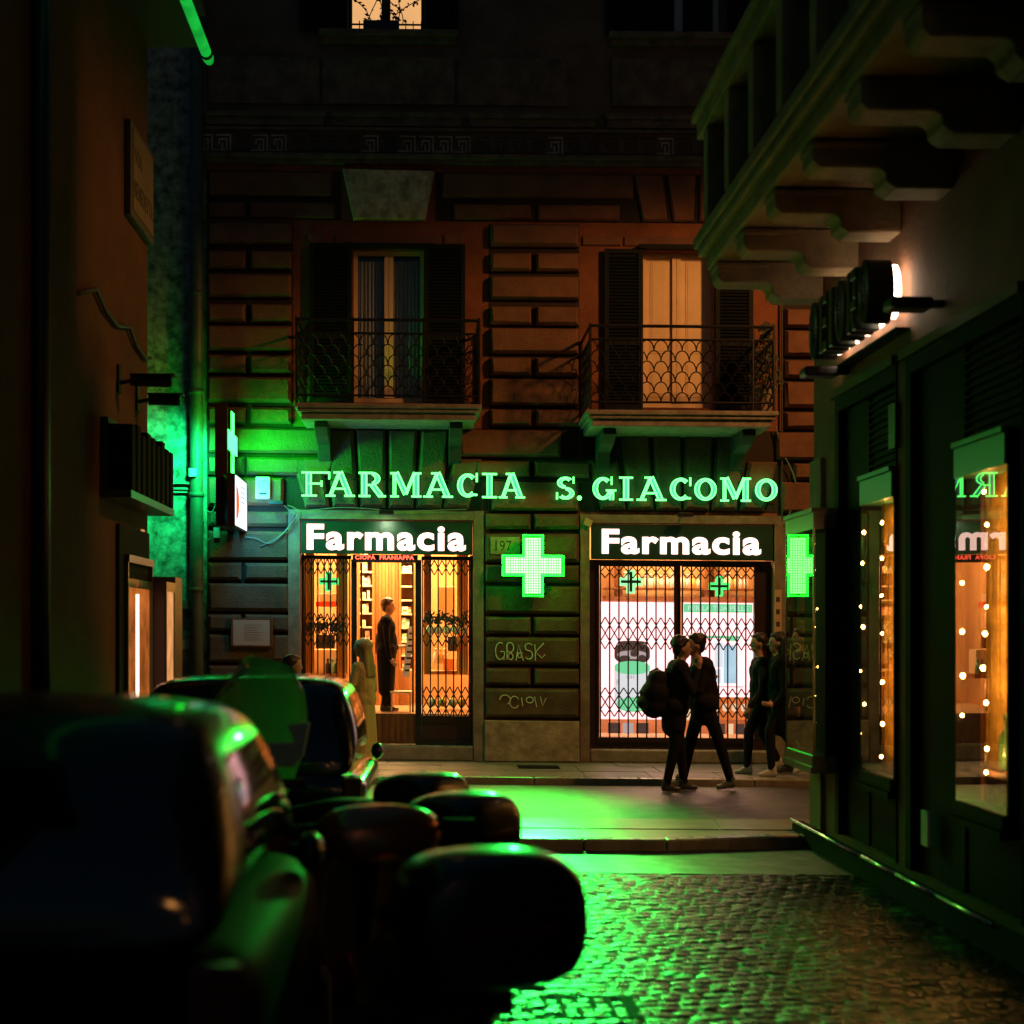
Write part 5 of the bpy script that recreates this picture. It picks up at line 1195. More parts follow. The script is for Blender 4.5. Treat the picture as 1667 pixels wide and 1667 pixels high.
# ================================================================== PEOPLE
SKIN = pbr('skin', (.42, .24, .16), .5, bump=.0008, bscale=160); 
def capsule(m, p, q, r0, r1, n=12, k=4):
    p, q = Vector(p), Vector(q); d = (q-p); L = d.length
    d = d.normalized() if L > 1e-6 else Vector((0, 0, 1))
    a = d.cross(Vector((0, 0, 1)));
    if a.length < .05: a = d.cross(Vector((1, 0, 0)))
    a.normalize(); b = d.cross(a); rings = []
    for i in range(k+1):
        t = PI/2*(1-i/k)*.985; rings.append((p-d*math.sin(t)*r0, math.cos(t)*r0))
    for i in range(k+1):
        t = PI/2*(i/k)*.985; rings.append((q+d*math.sin(t)*r1, math.cos(t)*r1))
    m.loft([[c+(a*math.cos(2*PI*j/n)+b*math.sin(2*PI*j/n))*r for j in range(n)] for c, r in rings])
def remeshed(name, prims, mats, root, voxel=.012, smooth=6, parent=None):
    """fuse primitives into one continuous surface; prims: ('c',p,q,r0,r1,mat) or ('e',c,(rx,ry,rz),mat); world coordinates"""
    m = MB()
    for p in prims:
        if p[0] == 'c': capsule(m, *p[1:5])
        else: m.ell(p[1], p[2], 16, 10)
    off = Vector(root.location); off.z += SL*off.x
    me = bpy.data.meshes.new('tmp'); me.from_pydata([(Vector(v)-off)[:] for v in m.v], [], m.f)
    import bmesh
    bm = bmesh.new(); bm.from_mesh(me); bmesh.ops.remove_doubles(bm, verts=bm.verts, dist=1e-5); bmesh.ops.recalc_face_normals(bm, faces=bm.faces); bm.to_mesh(me); bm.free()
    o = bpy.data.objects.new('tmp', me); COL.objects.link(o)
    md = o.modifiers.new('r', 'REMESH'); md.mode = 'VOXEL'; md.voxel_size = voxel; md.use_smooth_shade = True
    if smooth: ms = o.modifiers.new('s', 'SMOOTH'); ms.iterations = smooth; ms.factor = .5
    dg = bpy.context.evaluated_depsgraph_get(); dg.update()
    me2 = bpy.data.meshes.new_from_object(o.evaluated_get(dg)); bpy.data.objects.remove(o)
    me2.name = name
    me2.materials.clear()
    for mt in mats: me2.materials.append(mt)
    n = len(me2.polygons); C = np.empty(n*3); me2.polygons.foreach_get('center', C); C = C.reshape(n, 3)
    best = np.full(n, 1e9); mi = np.zeros(n, int)
    for p in prims:
        if p[0] == 'c':
            a = np.array(Vector(p[1])-off); b = np.array(Vector(p[2])-off); ab = b-a; L2 = max(1e-9, ab@ab)
            t = np.clip((C-a)@ab/L2, 0, 1); d = np.linalg.norm(C-a-t[:, None]*ab, axis=1)-(p[3]+(p[4]-p[3])*t)
        else:
            c = np.array(Vector(p[1])-off); r = np.array(p[2]); q = np.linalg.norm((C-c)/r, axis=1); d = (q-1)*r.min()
        d = d-(.004 if p[-1] == 0 else 0)*0
        s_ = d < best; best[s_] = d[s_]; mi[s_] = p[-1]
    me2.polygons.foreach_set('material_index', mi.astype('i')); me2.polygons.foreach_set('use_smooth', [True]*n); me2.update()
    ob = bpy.data.objects.new(name, me2); COL.objects.link(ob); ob.parent = parent or root
    return ob
class Fig:
    """figure in world coordinates. x0,y: position of the body axis; f: heading unit vector (2-D); H: height"""
    def __init__(s, label, x, y, z, ang, H=1.72, coat=(.02, .02, .022), legs=(.015, .015, .02), shoe=(.02, .02, .02), tilt=0.):
        s.x, s.y, s.z, s.H = x, y, z, H; s.f = Vector((math.cos(ang), math.sin(ang), 0)); s.l = Vector((-math.sin(ang), math.cos(ang), 0)); s.k = H/1.75
        s.root = thing('person', (x, y, z), label, 'person')
        i = len(bpy.data.objects)
        s.mats = [SKIN, pbr('coat_%.3f_%.3f_%.3f' % coat, coat, .85, spec=.12, bump=.02, bscale=11), pbr('trousers_%.3f_%.3f_%.3f' % legs, legs, .85, spec=.12, bump=.004, bscale=40), pbr('shoe_%.2f_%.2f_%.2f' % shoe, shoe, .5), pbr('sole', (.5, .5, .46), .6), pbr('lips', (.30, .10, .08), .5), pbr('eye', (.02, .015, .012), .2)]
        s.P = []
    def p(s, a, l, z): return Vector((s.x, s.y, s.z))+s.f*a*s.k+s.l*l*s.k+Vector((0, 0, z*s.k))
    def c(s, A, B, r0, r1, m): s.P.append(('c', s.p(*A), s.p(*B), r0*s.k, r1*s.k, m))
    def e(s, A, r, m):  # r: forward, lateral, up
        ra = Vector((abs(s.f.x)*r[0]+abs(s.l.x)*r[1], abs(s.f.y)*r[0]+abs(s.l.y)*r[1], r[2]))*s.k
        s.P.append(('e', s.p(*A), tuple(ra), m))
    def head(s, a, l, z, turn=0.):
        """z = head centre; face looks along the heading"""
        s.c((a-.01, l, z-.20), (a, l, z-.08), .052, .050, 0)
        s.e((a, l, z+.015), (.098, .076, .115), 0); s.e((a+.03, l, z-.055), (.062, .052, .062), 0)
        s.c((a+.088, l, z+.015), (a+.112, l, z-.022), .010, .014, 0)     # nose
        s.c((a+.085, l-.02, z-.058), (a+.085, l+.02, z-.058), .010, .010, 5)
        for q in (-1, 1):
            s.e((a+.084, l+q*.032, z+.018), (.012, .014, .009), 6); s.c((a+.086, l+q*.018, z+.038), (a+.080, l+q*.048, z+.036), .008, .006, 0)
            s.e((a-.005, l+q*.077, z-.005), (.020, .010, .030), 0)
    def torso(s, hip, chest, neck, w=.17, m=1, thick=1.):
        (ha, hz), (ca, cz), (na, nz) = hip, chest, neck; t = thick
        s.c((ha, -.075, hz), (ha, .075, hz), .125*t, .125*t, m); s.c((ha, 0, hz), ((ha+ca)/2, 0, (hz+cz)/2), .145*t, .14*t, m)
        s.c((ha, -.05, hz+.08), (ca, -.07, cz), .11*t, .12*t, m); s.c((ha, .05, hz+.08), (ca, .07, cz), .11*t, .12*t, m)
        s.c((ca, -w+.03, cz+.08), (ca, w-.03, cz+.08), .085*t, .085*t, m)
        s.c((ca, 0, cz+.10), (na, 0, nz-.02), .10, .062, m)
        s.hip, s.ch, s.w = hip, chest, w
    def leg(s, side, knee, ankle, toe=1., rt=.085, m=2):
        ha, hz = s.hip; l = side*.09; (ka, kz), (aa, az) = knee, ankle
        s.c((ha, l, hz), (ka, l, kz), rt+.008, rt-.018, m); s.c((ka, l, kz), (aa, l, az+.02), rt-.018, rt-.037, m)
    def foot(s, side, ankle, toe_ang=0.):
        aa, az = ankle; l = side*.09; ct, st = math.cos(toe_ang), math.sin(toe_ang)
        q = lambda d, h: (aa+d*ct-h*st, l, az+d*st+h*ct)
        s.c(q(-.035, -.052), q(.14, -.064), .034, .024, 3); s.c(q(-.03, -.03), q(.06, -.035), .036, .028, 3); s.c(q(-.02, 0), q(-.01, .03), .044, .042, 3)
        s.c(q(-.05, -.078), q(.15, -.08), .016, .014, 4)
        s.c(q(-.04, -.080), q(.14, -.084), .020, .018, 4)
    def arm(s, side, elbow, wrist, hand_dir=(0, -1), m=1, r=.055, fingers=True):
        ca, cz = s.ch; S = (ca, side*s.w, cz+.08); E = (elbow[0], elbow[1]*side, elbow[2]); W = (wrist[0], wrist[1]*side, wrist[2])
        s.c(S, E, r+.006, r-.008, m); s.c(E, W, r-.008, r-.018, m)
        d = Vector((hand_dir[0], 0, hand_dir[1])).normalized(); w_ = Vector(W)
        pe = w_+d*.085; s.c(W, tuple(pe), .027, .030, 0)
        if fingers:
            n = Vector((-d.z, 0, d.x))
            for i in range(4):
                b = pe+n*(.024-.016*i)+d*.005; L = (.062, .072, .068, .052)[i]; mid = b+d*L*.5+Vector((0, .0, 0)); tip = mid+(d+Vector((0, -.5*side, 0))).normalized()*L*.5
                s.c(tuple(b), tuple(mid), .0095, .009, 0); s.c(tuple(mid), tuple(tip), .009, .008, 0)
            tb = w_+d*.03+n*.024; s.c(tuple(tb), tuple(tb+(d+n*.9).normalized()*.055), .011, .009, 0)
    def done(s, voxel=.0115): 
        return remeshed('body', s.P, s.mats, s.root, voxel, 2)
    def blob(s, name, prims, mat, voxel=.012, smooth=3):
        P = []
        for q in prims:
            if q[0] == 'c': P.append(('c', s.p(*q[1]), s.p(*q[2]), q[3]*s.k, q[4]*s.k, 0))
            else:
                r = q[2]; ra = Vector((abs(s.f.x)*r[0]+abs(s.l.x)*r[1], abs(s.f.y)*r[0]+abs(s.l.y)*r[1], r[2]))*s.k; P.append(('e', s.p(*q[1]), tuple(ra), 0))
        return remeshed(name, P, [mat], s.root, voxel, smooth)
HAIRD = pbr('dark_hair', (.018, .012, .010), .45, bump=.006, bscale=70, stretch=(1, 1, .25)); HAIRB = pbr('blonde_hair', (.40, .30, .14), .5, bump=.008, bscale=60, stretch=(1, 1, .2), var=.4, vscale=12)
def hair_short(a, l, z, curl=0, rnd_=None):
    P = [('e', (a-.022, l, z+.045), (.098, .086, .098)), ('e', (a-.055, l, z-.005), (.055, .076, .08)), ('e', (a+.03, l, z+.098), (.055, .062, .030))]
    rnd_ = rnd_ or random.Random(int(abs(z)*1000)+int(a*977)); cs = 1 if curl else .62
    if True:
        for k in range(60):
            t = rnd_.uniform(0, 6.28); u = rnd_.uniform(-.15, 1)
            P.append(('e', (a-.025+.092*math.cos(t)*math.sqrt(1-min(1, u*u*.9)), l+.080*math.sin(t)*math.sqrt(1-min(1, u*u*.9)), z+.045+.094*u) if math.cos(t)*.098 < .03 or u > .75 else (a-.07, l, z+.04), (.026*cs, .026*cs, .024*cs)))
    return P
# --- kissing couple in the road: person with round bag on the left, facing right
yA = 15.45; sA = K/yA; XX = lambda px, Y: (px-VX)*Y/K
A = Fig('person in black coat with round backpack and curly hair, kissing on the road', XX(1098, 15.5), 15.5, 0, 0, 1.66, (.014, .014, .016), (.012, .012, .016), (.05, .05, .05))
A.torso((0, .97), (.04, 1.32), (.07, 1.46), .19, 1, 1.22)
A.c((-.01, -.06, .74), (0, -.06, .98), .13, .14, 1); A.c((-.01, .06, .74), (0, .06, .98), .13, .14, 1)
A.leg(-1, (-.01, .52), (-.10, .10)); A.leg(1, (.08, .52), (.12, .10)); 
for sd, an in ((-1, (-.10, .10)), (1, (.12, .10))): A.foot(sd, an, 0)
A.arm(-1, (.16, .24, 1.14), (.24, .16, 1.38), (.2, 1)); A.arm(1, (.18, .24, 1.2), (.36, .10, 1.25), (.8, .3))
A.head(.085, 0, 1.62); A.done()
A.blob('hair', hair_short(.085, 0, 1.62, 1, random.Random(2)), HAIRD)
A.blob('backpack', [('c', (-.25, -.13, .97), (-.25, .07, .97), .14, .13), ('c', (-.23, -.12, 1.12), (-.23, .06, 1.12), .16, .15), ('c', (-.20, -.10, 1.27), (-.20, .05, 1.26), .12, .115), ('c', (-.38, -.09, 1.0), (-.38, .03, 1.02), .06, .06), ('c', (-.40, -.11, 1.13), (-.40, .05, 1.13), .012, .012), ('c', (-.1, -.10, 1.35), (.06, -.12, 1.38), .022, .022), ('c', (-.30, -.03, 1.36), (-.18, -.03, 1.42), .012, .012)], pbr('black_nylon', (.008, .008, .009), .75, spec=.15, bump=.012, bscale=14), .018, 14)
# partner, facing left
B = Fig('person in black jacket leaning in to kiss, one leg striding back to the right', XX(1150, 15.72), 15.72, 0, PI, 1.72, (.016, .015, .015), (.012, .012, .015), (.14, .16, .13))
B.torso((.03, .97), (.05, 1.30), (.09, 1.45), .20, 1, 1.2)
B.c((.04, -.05, .84), (.03, -.05, 1.0), .13, .135, 1); B.c((.04, .05, .84), (.03, .05, 1.0), .13, .135, 1)
B.leg(1, (-.12, .55), (-.24, .12)); B.leg(-1, (.16, .54), (.24, .10)); B.foot(1, (-.24, .12), -.12); B.foot(-1, (.30, .10), 0)
B.arm(1, (.12, .24, 1.10), (.26, .20, 1.14), (1, .2)); B.arm(-1, (-.02, .25, 1.06), (.20, .22, 1.0), (1, .1))
B.head(.12, 0, 1.60); B.done(); B.blob('hair', hair_short(.12, 0, 1.60), HAIRD)
# --- pair walking left on the far pavement
Cc = Fig('person in pale sneakers walking left at the right edge of the poster window', XX(1240, 16.75), 16.75, .08, PI, 1.62, (.010, .016, .014), (.012, .012, .016), (.55, .55, .48))
Cc.torso((0, .95), (.02, 1.30), (.03, 1.45), .17, 1, 1.05); Cc.leg(1, (.18, .54), (.20, .10)); Cc.leg(-1, (-.02, .52), (-.22, .16)); Cc.foot(1, (.20, .095), 0); Cc.foot(-1, (-.22, .16), -.35)
Cc.arm(1, (.05, .24, 1.05), (.20, .26, .86), (.5, -1)); Cc.arm(-1, (.0, .24, 1.05), (.10, .24, .82), (.2, -1))
Cc.head(.04, 0, 1.63); Cc.done(); Cc.blob('hair', hair_short(.04, 0, 1.63), HAIRD)
D = Fig('long haired person in a long dark coat walking left beside the show case', XX(1272, 16.45), 16.45, .08, PI, 1.66, (.005, .008, .007), (.012, .014, .016), (.55, .55, .5))
D.torso((0, .95), (.02, 1.30), (.02, 1.44), .17, 1, 1.12)
for q in (-.07, .07): D.c((-.02, q, .62), (0, q, .95), .15, .15, 1)
D.leg(1, (.16, .54), (.14, .10)); D.leg(-1, (-.06, .52), (-.28, .17)); D.foot(1, (.14, .095), 0); D.foot(-1, (-.28, .17), -.5)
D.arm(1, (.02, .25, 1.02), (.14, .24, .86), (1, .2)); D.arm(-1, (-.02, .25, 1.02), (.06, .25, .80), (.2, -1))
D.head(.05, 0, 1.60); D.done()
D.blob('hair', hair_short(.05, 0, 1.60)+[('c', (-.05, -.05, 1.62), (-.07, -.05, 1.30), .075, .07), ('c', (-.05, .05, 1.62), (-.07, .05, 1.30), .075, .07), ('c', (0, .075, 1.6), (-.02, .085, 1.38), .035, .04), ('c', (0, -.075, 1.6), (-.02, -.085, 1.38), .035, .04)], HAIRD)
E = Fig('dark clothed walker mostly hidden behind the show case, one trailing shoe showing', XX(1318, 16.6), 16.9, .08, PI, 1.7, (.015, .018, .018), (.012, .012, .014), (.02, .02, .02))
E.torso((0, .96), (.02, 1.30), (.02, 1.44)); E.leg(1, (.14, .54), (.20, .10)); E.leg(-1, (.02, .5), (-.10, .14)); E.foot(1, (.20, .095), 0); E.foot(-1, (-.10, .15), -.4)
E.arm(1, (.03, .24, 1.05), (.12, .24, .84)); E.arm(-1, (.0, .24, 1.05), (-.05, .25, .80)); E.head(.03, 0, 1.62); E.done(.014); E.blob('hair', hair_short(.03, 0, 1.62), HAIRD)
# --- customer inside the shop door
M = Fig('customer in a long dark coat standing inside the open pharmacy door, facing right', XX(629, 18.95), 18.95, zf, 0, 1.50, (.006, .005, .005), (.015, .012, .012), (.02, .02, .02))
M.torso((0, .95), (0, 1.30), (.02, 1.44), .19, 1, 1.2)
for q in (-.07, .07): M.c((0, q, .34), (0, q, .95), .125, .155, 1)
M.leg(-1, (.0, .5), (-.03, .10)); M.leg(1, (.03, .5), (.03, .10)); M.foot(-1, (-.03, .095)); M.foot(1, (.03, .095))
M.arm(-1, (.02, .26, 1.04), (.06, .27, .82), (.6, -.7)); M.arm(1, (.04, .26, 1.04), (.16, .2, .98), (.8, .1))
M.head(.03, 0, 1.61); M.done(); M.blob('hair', hair_short(.03, 0, 1.61), pbr('brown_hair', (.05, .025, .012), .5, bump=.005, bscale=60))
# --- blonde woman in a long pale coat outside, seen from behind
W = Fig('person with long blonde hair in a long pale yellow coat before the pharmacy door', XX(593, 16.9), 16.9, .08, PI*.80, 1.52, (.52, .42, .20), (.05, .04, .03), (.1, .08, .06))
W.torso((0, .95), (0, 1.29), (.01, 1.44), .165, 1, 1.0)
for q in (-.09, 0, .09): W.c((-.01, q, .12), (0, q*.6, .95), .13, .11, 1)
W.leg(-1, (0, .5), (0, .1)); W.leg(1, (0, .5), (0, .1)); W.foot(1, (0, .095)); W.foot(-1, (0, .095))
W.arm(-1, (.02, .24, 1.06), (.20, .20, .98), (1, -.1)); W.arm(1, (.04, .25, 1.06), (.24, .2, 1.0), (1, 0))
W.head(.03, 0, 1.62); W.done()
W.blob('hair', hair_short(.03, 0, 1.62)+[('c', (-.05, q, 1.62), (-.10, q*1.5, 1.26), .045, .04) for q in (-.045, 0, .045)]+[('c', (.0, q, 1.62), (-.02, q*1.2, 1.32), .026, .03) for q in (-.075, .075)], HAIRB)
# --- dark haired head beyond the parked cars, profile to the right
G_ = Fig('dark haired person in profile standing behind the parked cars by the notice board', XX(470, 14.6), 14.6, .0, .15, 1.46, (.02, .015, .015), (.02, .02, .02), (.02, .02, .02))
G_.torso((0, .95), (.0, 1.28), (.02, 1.42), .19, 1, 1.15); G_.leg(-1, (.0, .5), (0, .1)); G_.leg(1, (.03, .5), (.03, .1)); G_.foot(-1, (0, .095)); G_.foot(1, (.03, .095))
G_.arm(-1, (.02, .24, 1.05), (.12, .24, .84)); G_.arm(1, (.0, .24, 1.05), (.05, .25, .80)); G_.head(.05, 0, 1.60); G_.done(); G_.blob('hair', hair_short(.05, 0, 1.60)+[('e', (-.12, 0, 1.58), (.05, .05, .06))], HAIRD)

# ================================================================== PARKED CARS
CARP = pbr('black_car_paint', (.006, .008, .012), .32, spec=.4, coat=.35, bump=.0006, bscale=3)
CGL = glass('car_glass', tint=(.05, .06, .07), boost=1.1)
TIRE = pbr('tyre', (.012, .012, .012), .8, bump=.002, bscale=80); RIM = pbr('alloy', (.35, .35, .36), .3, metal=1.)
def ring_body(secs, x0, x1, n=10):
    pass
def car(label, xc, yr, W_, L, H, belt, paint, lower=None):
    """small hatchback seen from behind; rear at yr, nose away from the camera"""
    root = thing('parked_car', (xc, yr, 0), label, 'car', 'cars parked in the alley')
    hw = W_/2
    def sec(y, zt, zb_, wt, wb, n=8):
        # closed ring: bottom left, up the side, across the top
        P = []
        zmid = zb_+(zt-zb_)*.45
        for a, b in ((-wb*.96, zb_), (-wb, zb_+.10), (-wb*1.0, zmid), (-(wb*.45+wt*.55), zb_+(zt-zb_)*.80), (-wt, zt-.06), (-wt*.86, zt-.012), (-wt*.5, zt), (0, zt+.008), (wt*.5, zt), (wt*.86, zt-.012), (wt, zt-.06), ((wb*.45+wt*.55), zb_+(zt-zb_)*.80), (wb*1.0, zmid), (wb, zb_+.10), (wb*.96, zb_), (0, zb_-.01)):
            P.append((a, y, b))
        return P
    m = MB()
    z0 = .24
    m.loft([sec(.0, belt-.10, z0+.12, hw*.86, hw*.86), sec(.04, belt-.02, z0+.04, hw*.94, hw*.95), sec(.14, belt+.0, z0, hw*.99, hw), sec(L*.4, belt, z0, hw, hw), sec(L*.78, belt-.04, z0, hw*.98, hw), sec(L*.93, belt-.18, z0+.02, hw*.90, hw*.95), sec(L*.985, belt-.32, z0+.08, hw*.78, hw*.84), sec(L, belt-.40, z0+.14, hw*.66, hw*.74)])
    subd(m.build('body', lower or paint, root, local=True), 2)
    # greenhouse
    def gs(y, zt, w_b, w_t): 
        zb_ = belt-.06
        return [(-w_b, y, zb_), (-(w_b*.55+w_t*.45), y, zb_+(zt-zb_)*.6), (-w_t, y, zt-.08), (-w_t*.90, y, zt-.02), (-w_t*.5, y, zt), (0, y, zt+.008), (w_t*.5, y, zt), (w_t*.90, y, zt-.02), (w_t, y, zt-.08), ((w_b*.55+w_t*.45), y, zb_+(zt-zb_)*.6), (w_b, y, zb_), (0, y, zb_)]
    m = MB(); gt = hw*.80; m.loft([gs(.05, belt+.02, hw*.86, gt*.98), gs(.10, belt+.2, hw*.93, gt*.98), gs(.26, H-.05, hw*.95, gt), gs(.42, H, hw*.95, gt), gs(L*.5, H, hw*.94, gt), gs(L*.66, H-.10, hw*.93, gt*.97), gs(L*.82, belt+.06, hw*.9, gt*.98), gs(L*.86, belt-.02, hw*.88, gt*.96)])
    roof = subd(m.build('roof', paint, root, local=True), 2)
    # rear window, side windows set just proud of the shell
    m = MB(); q = .012
    pts = []
    for j, (y, z) in enumerate(((.035, belt+.06), (.075, belt+.20), (.18, H-.17))):
        for i in range(9): 
            u = -1+i/4; wv = (hw*.80, hw*.76, hw*.68)[j]; pts.append((u*wv, y-q+.02*u*u, z))
    dg = bpy.context.evaluated_depsgraph_get(); dg.update(); re_ = roof.evaluated_get(dg)
    def on(o_, d_):
        ok, loc, nrm, _ = re_.ray_cast(Vector(o_), Vector(d_)); return (loc+nrm*.004)[:] if ok else None
    def glassgrid(fn, nu, nv, d_):
        P = {}; mm = MB()
        for j in range(nv+1):
            for i in range(nu+1): P[i, j] = on(fn(i/nu, j/nv), d_)
        idx = {}
        for k_, v_ in P.items():
            if v_: idx[k_] = len(mm.v); mm.v.append(v_)
        for j in range(nv):
            for i in range(nu):
                q_ = [(i, j), (i+1, j), (i+1, j+1), (i, j+1)]
                if all(t_ in idx for t_ in q_): mm.f.append([idx[t_] for t_ in q_]); mm.mi.append(0)
        return mm
    m = glassgrid(lambda u, v: ((2*u-1)*hw*(.80-.14*v), -1, belt+.05+(H-.14-belt-.05)*v), 14, 8, (0, 1, 0))
    m.build('rear_window', pbr('dark_glass', (.004, .005, .007), .06, spec=.7), root, local=True, smooth=True)
    for s_ in (-1, 1):
        m = glassgrid(lambda u, v: (s_*2, .40+(L*.70-.40)*u*(1-.0*v)+(.04*v), belt+.03+(H-.13-belt-.03)*v), 12, 6, (-s_, 0, 0))
        m.build('side_window', pbr('dark_glass', (.004, .005, .007), .06, spec=.7), root, local=True, smooth=True)
        m = MB(); m.box(s_*(hw*.80), s_*(hw*.95), -.012, .05, belt-.22, belt-.04); bevel(m.build('tail_light', pbr('tail_lens', (.09, .004, .004), .2), root, local=True), .012)
        m = MB(); m.ell((s_*(hw-.01), L*.60, belt-.02), (.045, .08, .06), 12, 8); m.build('wing_mirror', paint, root, local=True, smooth=True)
        for yw in (.42, L-.45):
            m = MB(); m.loft([[(s_*(hw-.17)+dx*s_, yw+r*math.cos(t*PI/12), .29+r*math.sin(t*PI/12)) for t in range(24)] for dx, r in ((0, .24), (0, .28), (.03, .295), (.15, .295), (.175, .28), (.175, .19))]); wh = m.build('wheel', TIRE, root, local=True, smooth=True)
            m = MB(); m.loft([[(s_*(hw-.17)+dx*s_, yw+r*math.cos(t*PI/12), .29+r*math.sin(t*PI/12)) for t in range(24)] for dx, r in ((.1, .19), (.168, .185), (.172, .05), (.18, .04))]); m.build('rim', RIM, root, parent=wh, local=True)
    m = MB(); m.box(-.26, .26, -.02, .0, belt-.42, belt-.31); bevel(m.build('licence_plate', pbr('plate_white', (.6, .6, .56), .5), root, local=True), .006)
    m = MB(); m.box(-hw*.86, hw*.86, -.05, .08, .34, .50); bevel(m.build('bumper', pbr('bumper_plastic', (.02, .02, .02), .5), root, local=True), .03)
    m = MB(); m.box(-.25, .1, -.005, .012, belt+.07, belt+.085); m.build('wiper', BLK, root, local=True)
    return root
car('black glossy small car nearest the camera at the lower left', -1.10, 2.95, 1.50, 2.30, 1.545, 1.06, CARP, pbr('dusty_black_paint', (.003, .0035, .005), .6, spec=.06, bump=.001, bscale=5))
car('dark small hatchback farther up the alley, behind the tall scooter windscreen', -1.14, 8.60, 1.54, 2.9, 1.42, .86, pbr('dark_blue_paint', (.005, .010, .018), .2, coat=.6))

# ================================================================== PARKED SCOOTERS
def scooter(label, x, y, yaw, paint, screen=0., top=True, zt=1.08, mirrors=True, cowl=1., tw=.50, th=.32, crv=1.):
    """x, y: rear end; yaw: heading, 0 = away from the camera, positive = turned left"""
    root = thing('parked_scooter', (x, y, 0), label, 'scooter', 'scooters parked in the alley', rz=yaw)
    S = lambda y_, w_, z0, z1, n=14, p=2.6: [(w_*abs(math.cos(t))**(2/p)*math.copysign(1, math.cos(t)), y_, (z0+z1)/2+(z1-z0)/2*abs(math.sin(t))**(2/p)*math.copysign(1, math.sin(t))) for t in [2*PI*i/n for i in range(n)]]
    L = lambda name, secs, mat, sm=True, parent=None: (lambda mm: (mm.loft(secs), subd(mm.build(name, mat, root, local=True, parent=parent), 1))[1])(MB())
    L('body', [S(.02, .06, .62, .72), S(.12, .13, .52, .78), S(.35, .19, .42, .80), S(.70, .20, .36, .78), S(.92, .17, .30, .66), S(1.02, .12, .26, .40)], paint)
    L('floorboard', [S(.95, .15, .24, .36), S(1.15, .17, .22, .32), S(1.38, .15, .24, .36)], pbr('bumper_plastic', (.02, .02, .02), .5))
    L('front_shield', [[(w_*math.cos(t), yy+.10*(1-abs(math.cos(t)))+(.05 if math.sin(t) > 0 else 0), zz+.03*math.sin(t)) for t in [2*PI*i/14 for i in range(14)]] for w_, yy, zz in ((.14, 1.40, .30), (.22, 1.36, .5), (.24, 1.32, .72), (.20, 1.26, .90), (.12, 1.22, .98))], paint)
    L('seat', [S(.14, .10, .78, .84), S(.26, .15, .76, .87), S(.55, .16, .76, .87), S(.66, .15, .74, .82), S(.90, .12, .70, .79)], pbr('black_seat', (.012, .012, .013), .5, bump=.002, bscale=60))
    cw = cowl; L('handlebar_cowl', [S(1.06, .05*cw, .94-.03*cw, 1.0), S(1.12, .12*cw, .95-.04*cw, 1.03+.02*cw), S(1.26, .12*cw, .95-.04*cw, 1.04+.025*cw), S(1.36, .06*cw, .93, 1.02)], paint)
    m = MB(); m.tube([(-.34, 1.12, 1.0), (-.20, 1.18, 1.01), (.20, 1.18, 1.01), (.34, 1.12, 1.0)], .016, 8); hb = m.build('handlebar', BLK, root, local=True, smooth=True)
    for s_ in (-1, 1):
        m = MB(); m.tube([(s_*.24, 1.16, 1.0), (s_*.35, 1.12, .998)], .024, 10); m.build('grip', pbr('rubber', (.01, .01, .01), .8), root, local=True, parent=hb)
        if mirrors:
            m = MB(); zm_ = 1.26+.0*screen; m.tube([(s_*.20, 1.19, 1.03), (s_*.27, 1.19, 1.15), (s_*.30, 1.17, zm_)], .008, 6); st = m.build('mirror', BLK, root, local=True)
            m = MB(); m.loft([[(s_*.31+r*.075*math.cos(t), 1.16+d, zm_+.04+r*.055*math.sin(t)) for t in [2*PI*i/16 for i in range(16)]] for r, d in ((.9, -.012), (1, 0), (.85, .03), (.3, .045))]); m.build('mirror_head', pbr('mirror_glass', (.6, .6, .62), .05, metal=1.), root, local=True, parent=st, smooth=True)
    for yw in (.32, 1.52):
        m = MB(); m.loft([[(dx, yw+r*math.cos(t*PI/12), .235+r*math.sin(t*PI/12)) for t in range(24)] for dx, r in ((-.05, .16), (-.055, .20), (-.035, .232), (.035, .232), (.055, .20), (.05, .16))]); wh = m.build('wheel', TIRE, root, local=True, smooth=True)
        m = MB(); m.loft([[(dx, yw+r*math.cos(t*PI/12), .235+r*math.sin(t*PI/12)) for t in range(24)] for dx, r in ((-.045, .04), (-.045, .158), (.045, .158), (.045, .04))]); m.build('rim', RIM, root, local=True, parent=wh)
    L('front_mudguard', [[(.07*math.cos(t), 1.52+(.26+.02*math.sin(t))*math.cos(a), .235+(.26+.02*math.sin(t))*math.sin(a)) for t in [2*PI*i/8 for i in range(8)]] for a in np.linspace(.5, 2.7, 7)], paint)
    m = MB(); m.tube([(0, 1.30, .85), (0, 1.52, .30)], .03, 8); m.build('fork', BLK, root, local=True)
    m = MB(); m.box(-.09, .09, .0, .05, .60, .68); bevel(m.build('tail_light', pbr('tail_lens', (.09, .004, .004), .2), root, local=True), .012)
    m = MB(); m.box(-.09, .09, -.06, -.05, .38, .54); m.build('licence_plate', pbr('plate_white', (.6, .6, .56), .5), root, local=True)
    m = MB(); m.box(-.05, .05, -.05, .12, .54, .56); m.build('plate_holder', BLK, root, local=True)
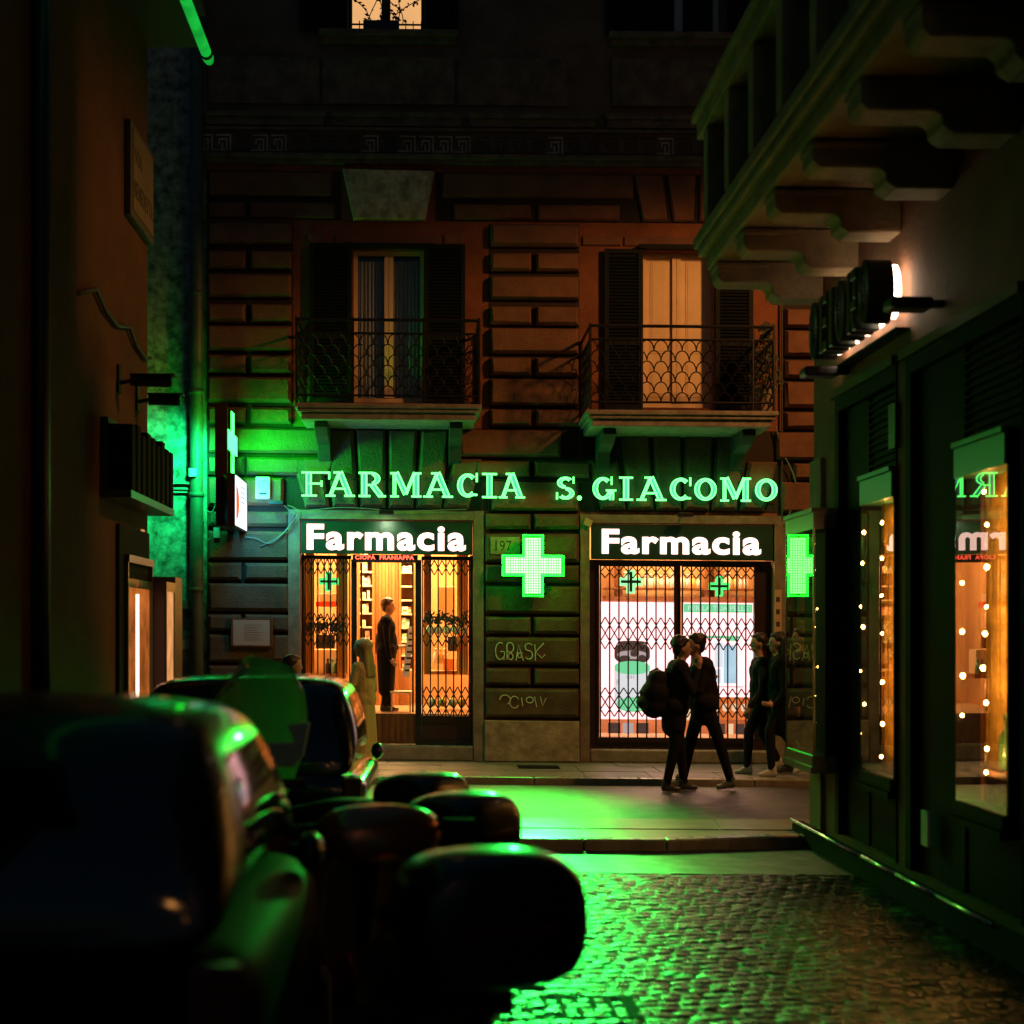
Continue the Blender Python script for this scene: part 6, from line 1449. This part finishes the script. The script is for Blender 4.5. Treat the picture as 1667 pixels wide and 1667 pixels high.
    if screen:
        m = MB(); rows_ = []
        for j in range(9):
            v = j/8; wv = (.26+.05*math.sin(v*PI))*(1-.55*v**3)*crv; z_ = .92+v*(screen-.92); yy = 1.34-.20*v
            rows_.append([(wv*math.sin(u*1.1)/math.sin(1.1), yy-.14*(1-math.cos(u*1.1))*1.6, z_-(.05*u*u*v if v > .8 else 0)) for u in np.linspace(-1, 1, 13)])
        m.add([p for r in rows_ for p in r], [(j*13+i, j*13+i+1, (j+1)*13+i+1, (j+1)*13+i) for j in range(8) for i in range(12)])
        o = m.build('windscreen', glass('scooter_screen', tint=(.35, .7, .45), boost=1.6, rough=.08, body=(.45, .85, .45), bodyf=.42), root, local=True, smooth=True)  # green light on the screen is painted into its tint and body
        sd = o.modifiers.new('t', 'SOLIDIFY'); sd.thickness = .004
        # pale cowl seen through the screen
        m = MB(); m.prism([(-.17, 1.16), (-.13, 1.11), (.13, 1.11), (.17, 1.16), (.20, 1.31), (.10, 1.30), (.13, 1.22), (-.13, 1.22), (-.10, 1.30), (-.20, 1.31)], lambda p, t: (-.06+p[0]*math.cos(yaw)+(t-1.04)*math.sin(yaw), 1.0-p[0]*math.sin(yaw)+(t-1.04)*math.cos(yaw), p[1]), 1.04, 1.07); m.box(-.08, -.04, .98, 1.10, .98, 1.10); bevel(m.build('dashboard_cowl', pbr('pale_cowl', (.75, .75, .55), .5), root, local=True), .008)
    if top:
        z0 = zt-th
        def T(y_, w_, a, b, p=3.2): return S(y_, w_, a, b, 20, p)
        m = MB(); h = tw/2; m.loft([T(-.20, h*.5, z0+.08, zt-.09), T(-.19, h*.86, z0+.03, zt-.035), T(-.13, h*.98, z0, zt-.008), T(.02, h, z0, zt), T(.15, h*.92, z0+.01, zt-.02), T(.20, h*.6, z0+.05, zt-.08)])
        tb = subd(m.build('top_case', CARP, root, local=True), 1)
        m = MB(); m.box(-h*.55, h*.55, -.212, -.200, z0+th*.42, z0+th*.52); bevel(m.build('reflector', pbr('tail_lens', (.09, .004, .004), .2), root, local=True, parent=tb), .004)
        m = MB(); m.box(-.12, .12, -.1, .18, .80, z0-.001); m.build('rack', BLK, root, local=True)
    return root
BRZ = pbr('bronze_paint', (.45, .16, .06), .28, metal=.7, coat=.6)
scooter('scooter with a big rounded black top case nearest the camera', .16, 4.15, R(17), BRZ, 0, True, 1.10, False, 2.1, .56, .40)
scooter('scooter with a tall green lit windscreen and black top case, second in the row', .12, 5.85, R(55), CARP, 1.60, True, 1.07, False, 1., .46, .32, crv=1.3)
scooter('scooter with a low bronze tail box, third in the row behind the others', -.05, 7.05, R(55), BRZ, 1.22, True, 1.03, False, 1., .42, .24)
scooter('scooter parked by the left wall with two round mirrors raised', -1.78, 6.35, R(-6), CARP, 0, False, 1.0, True)
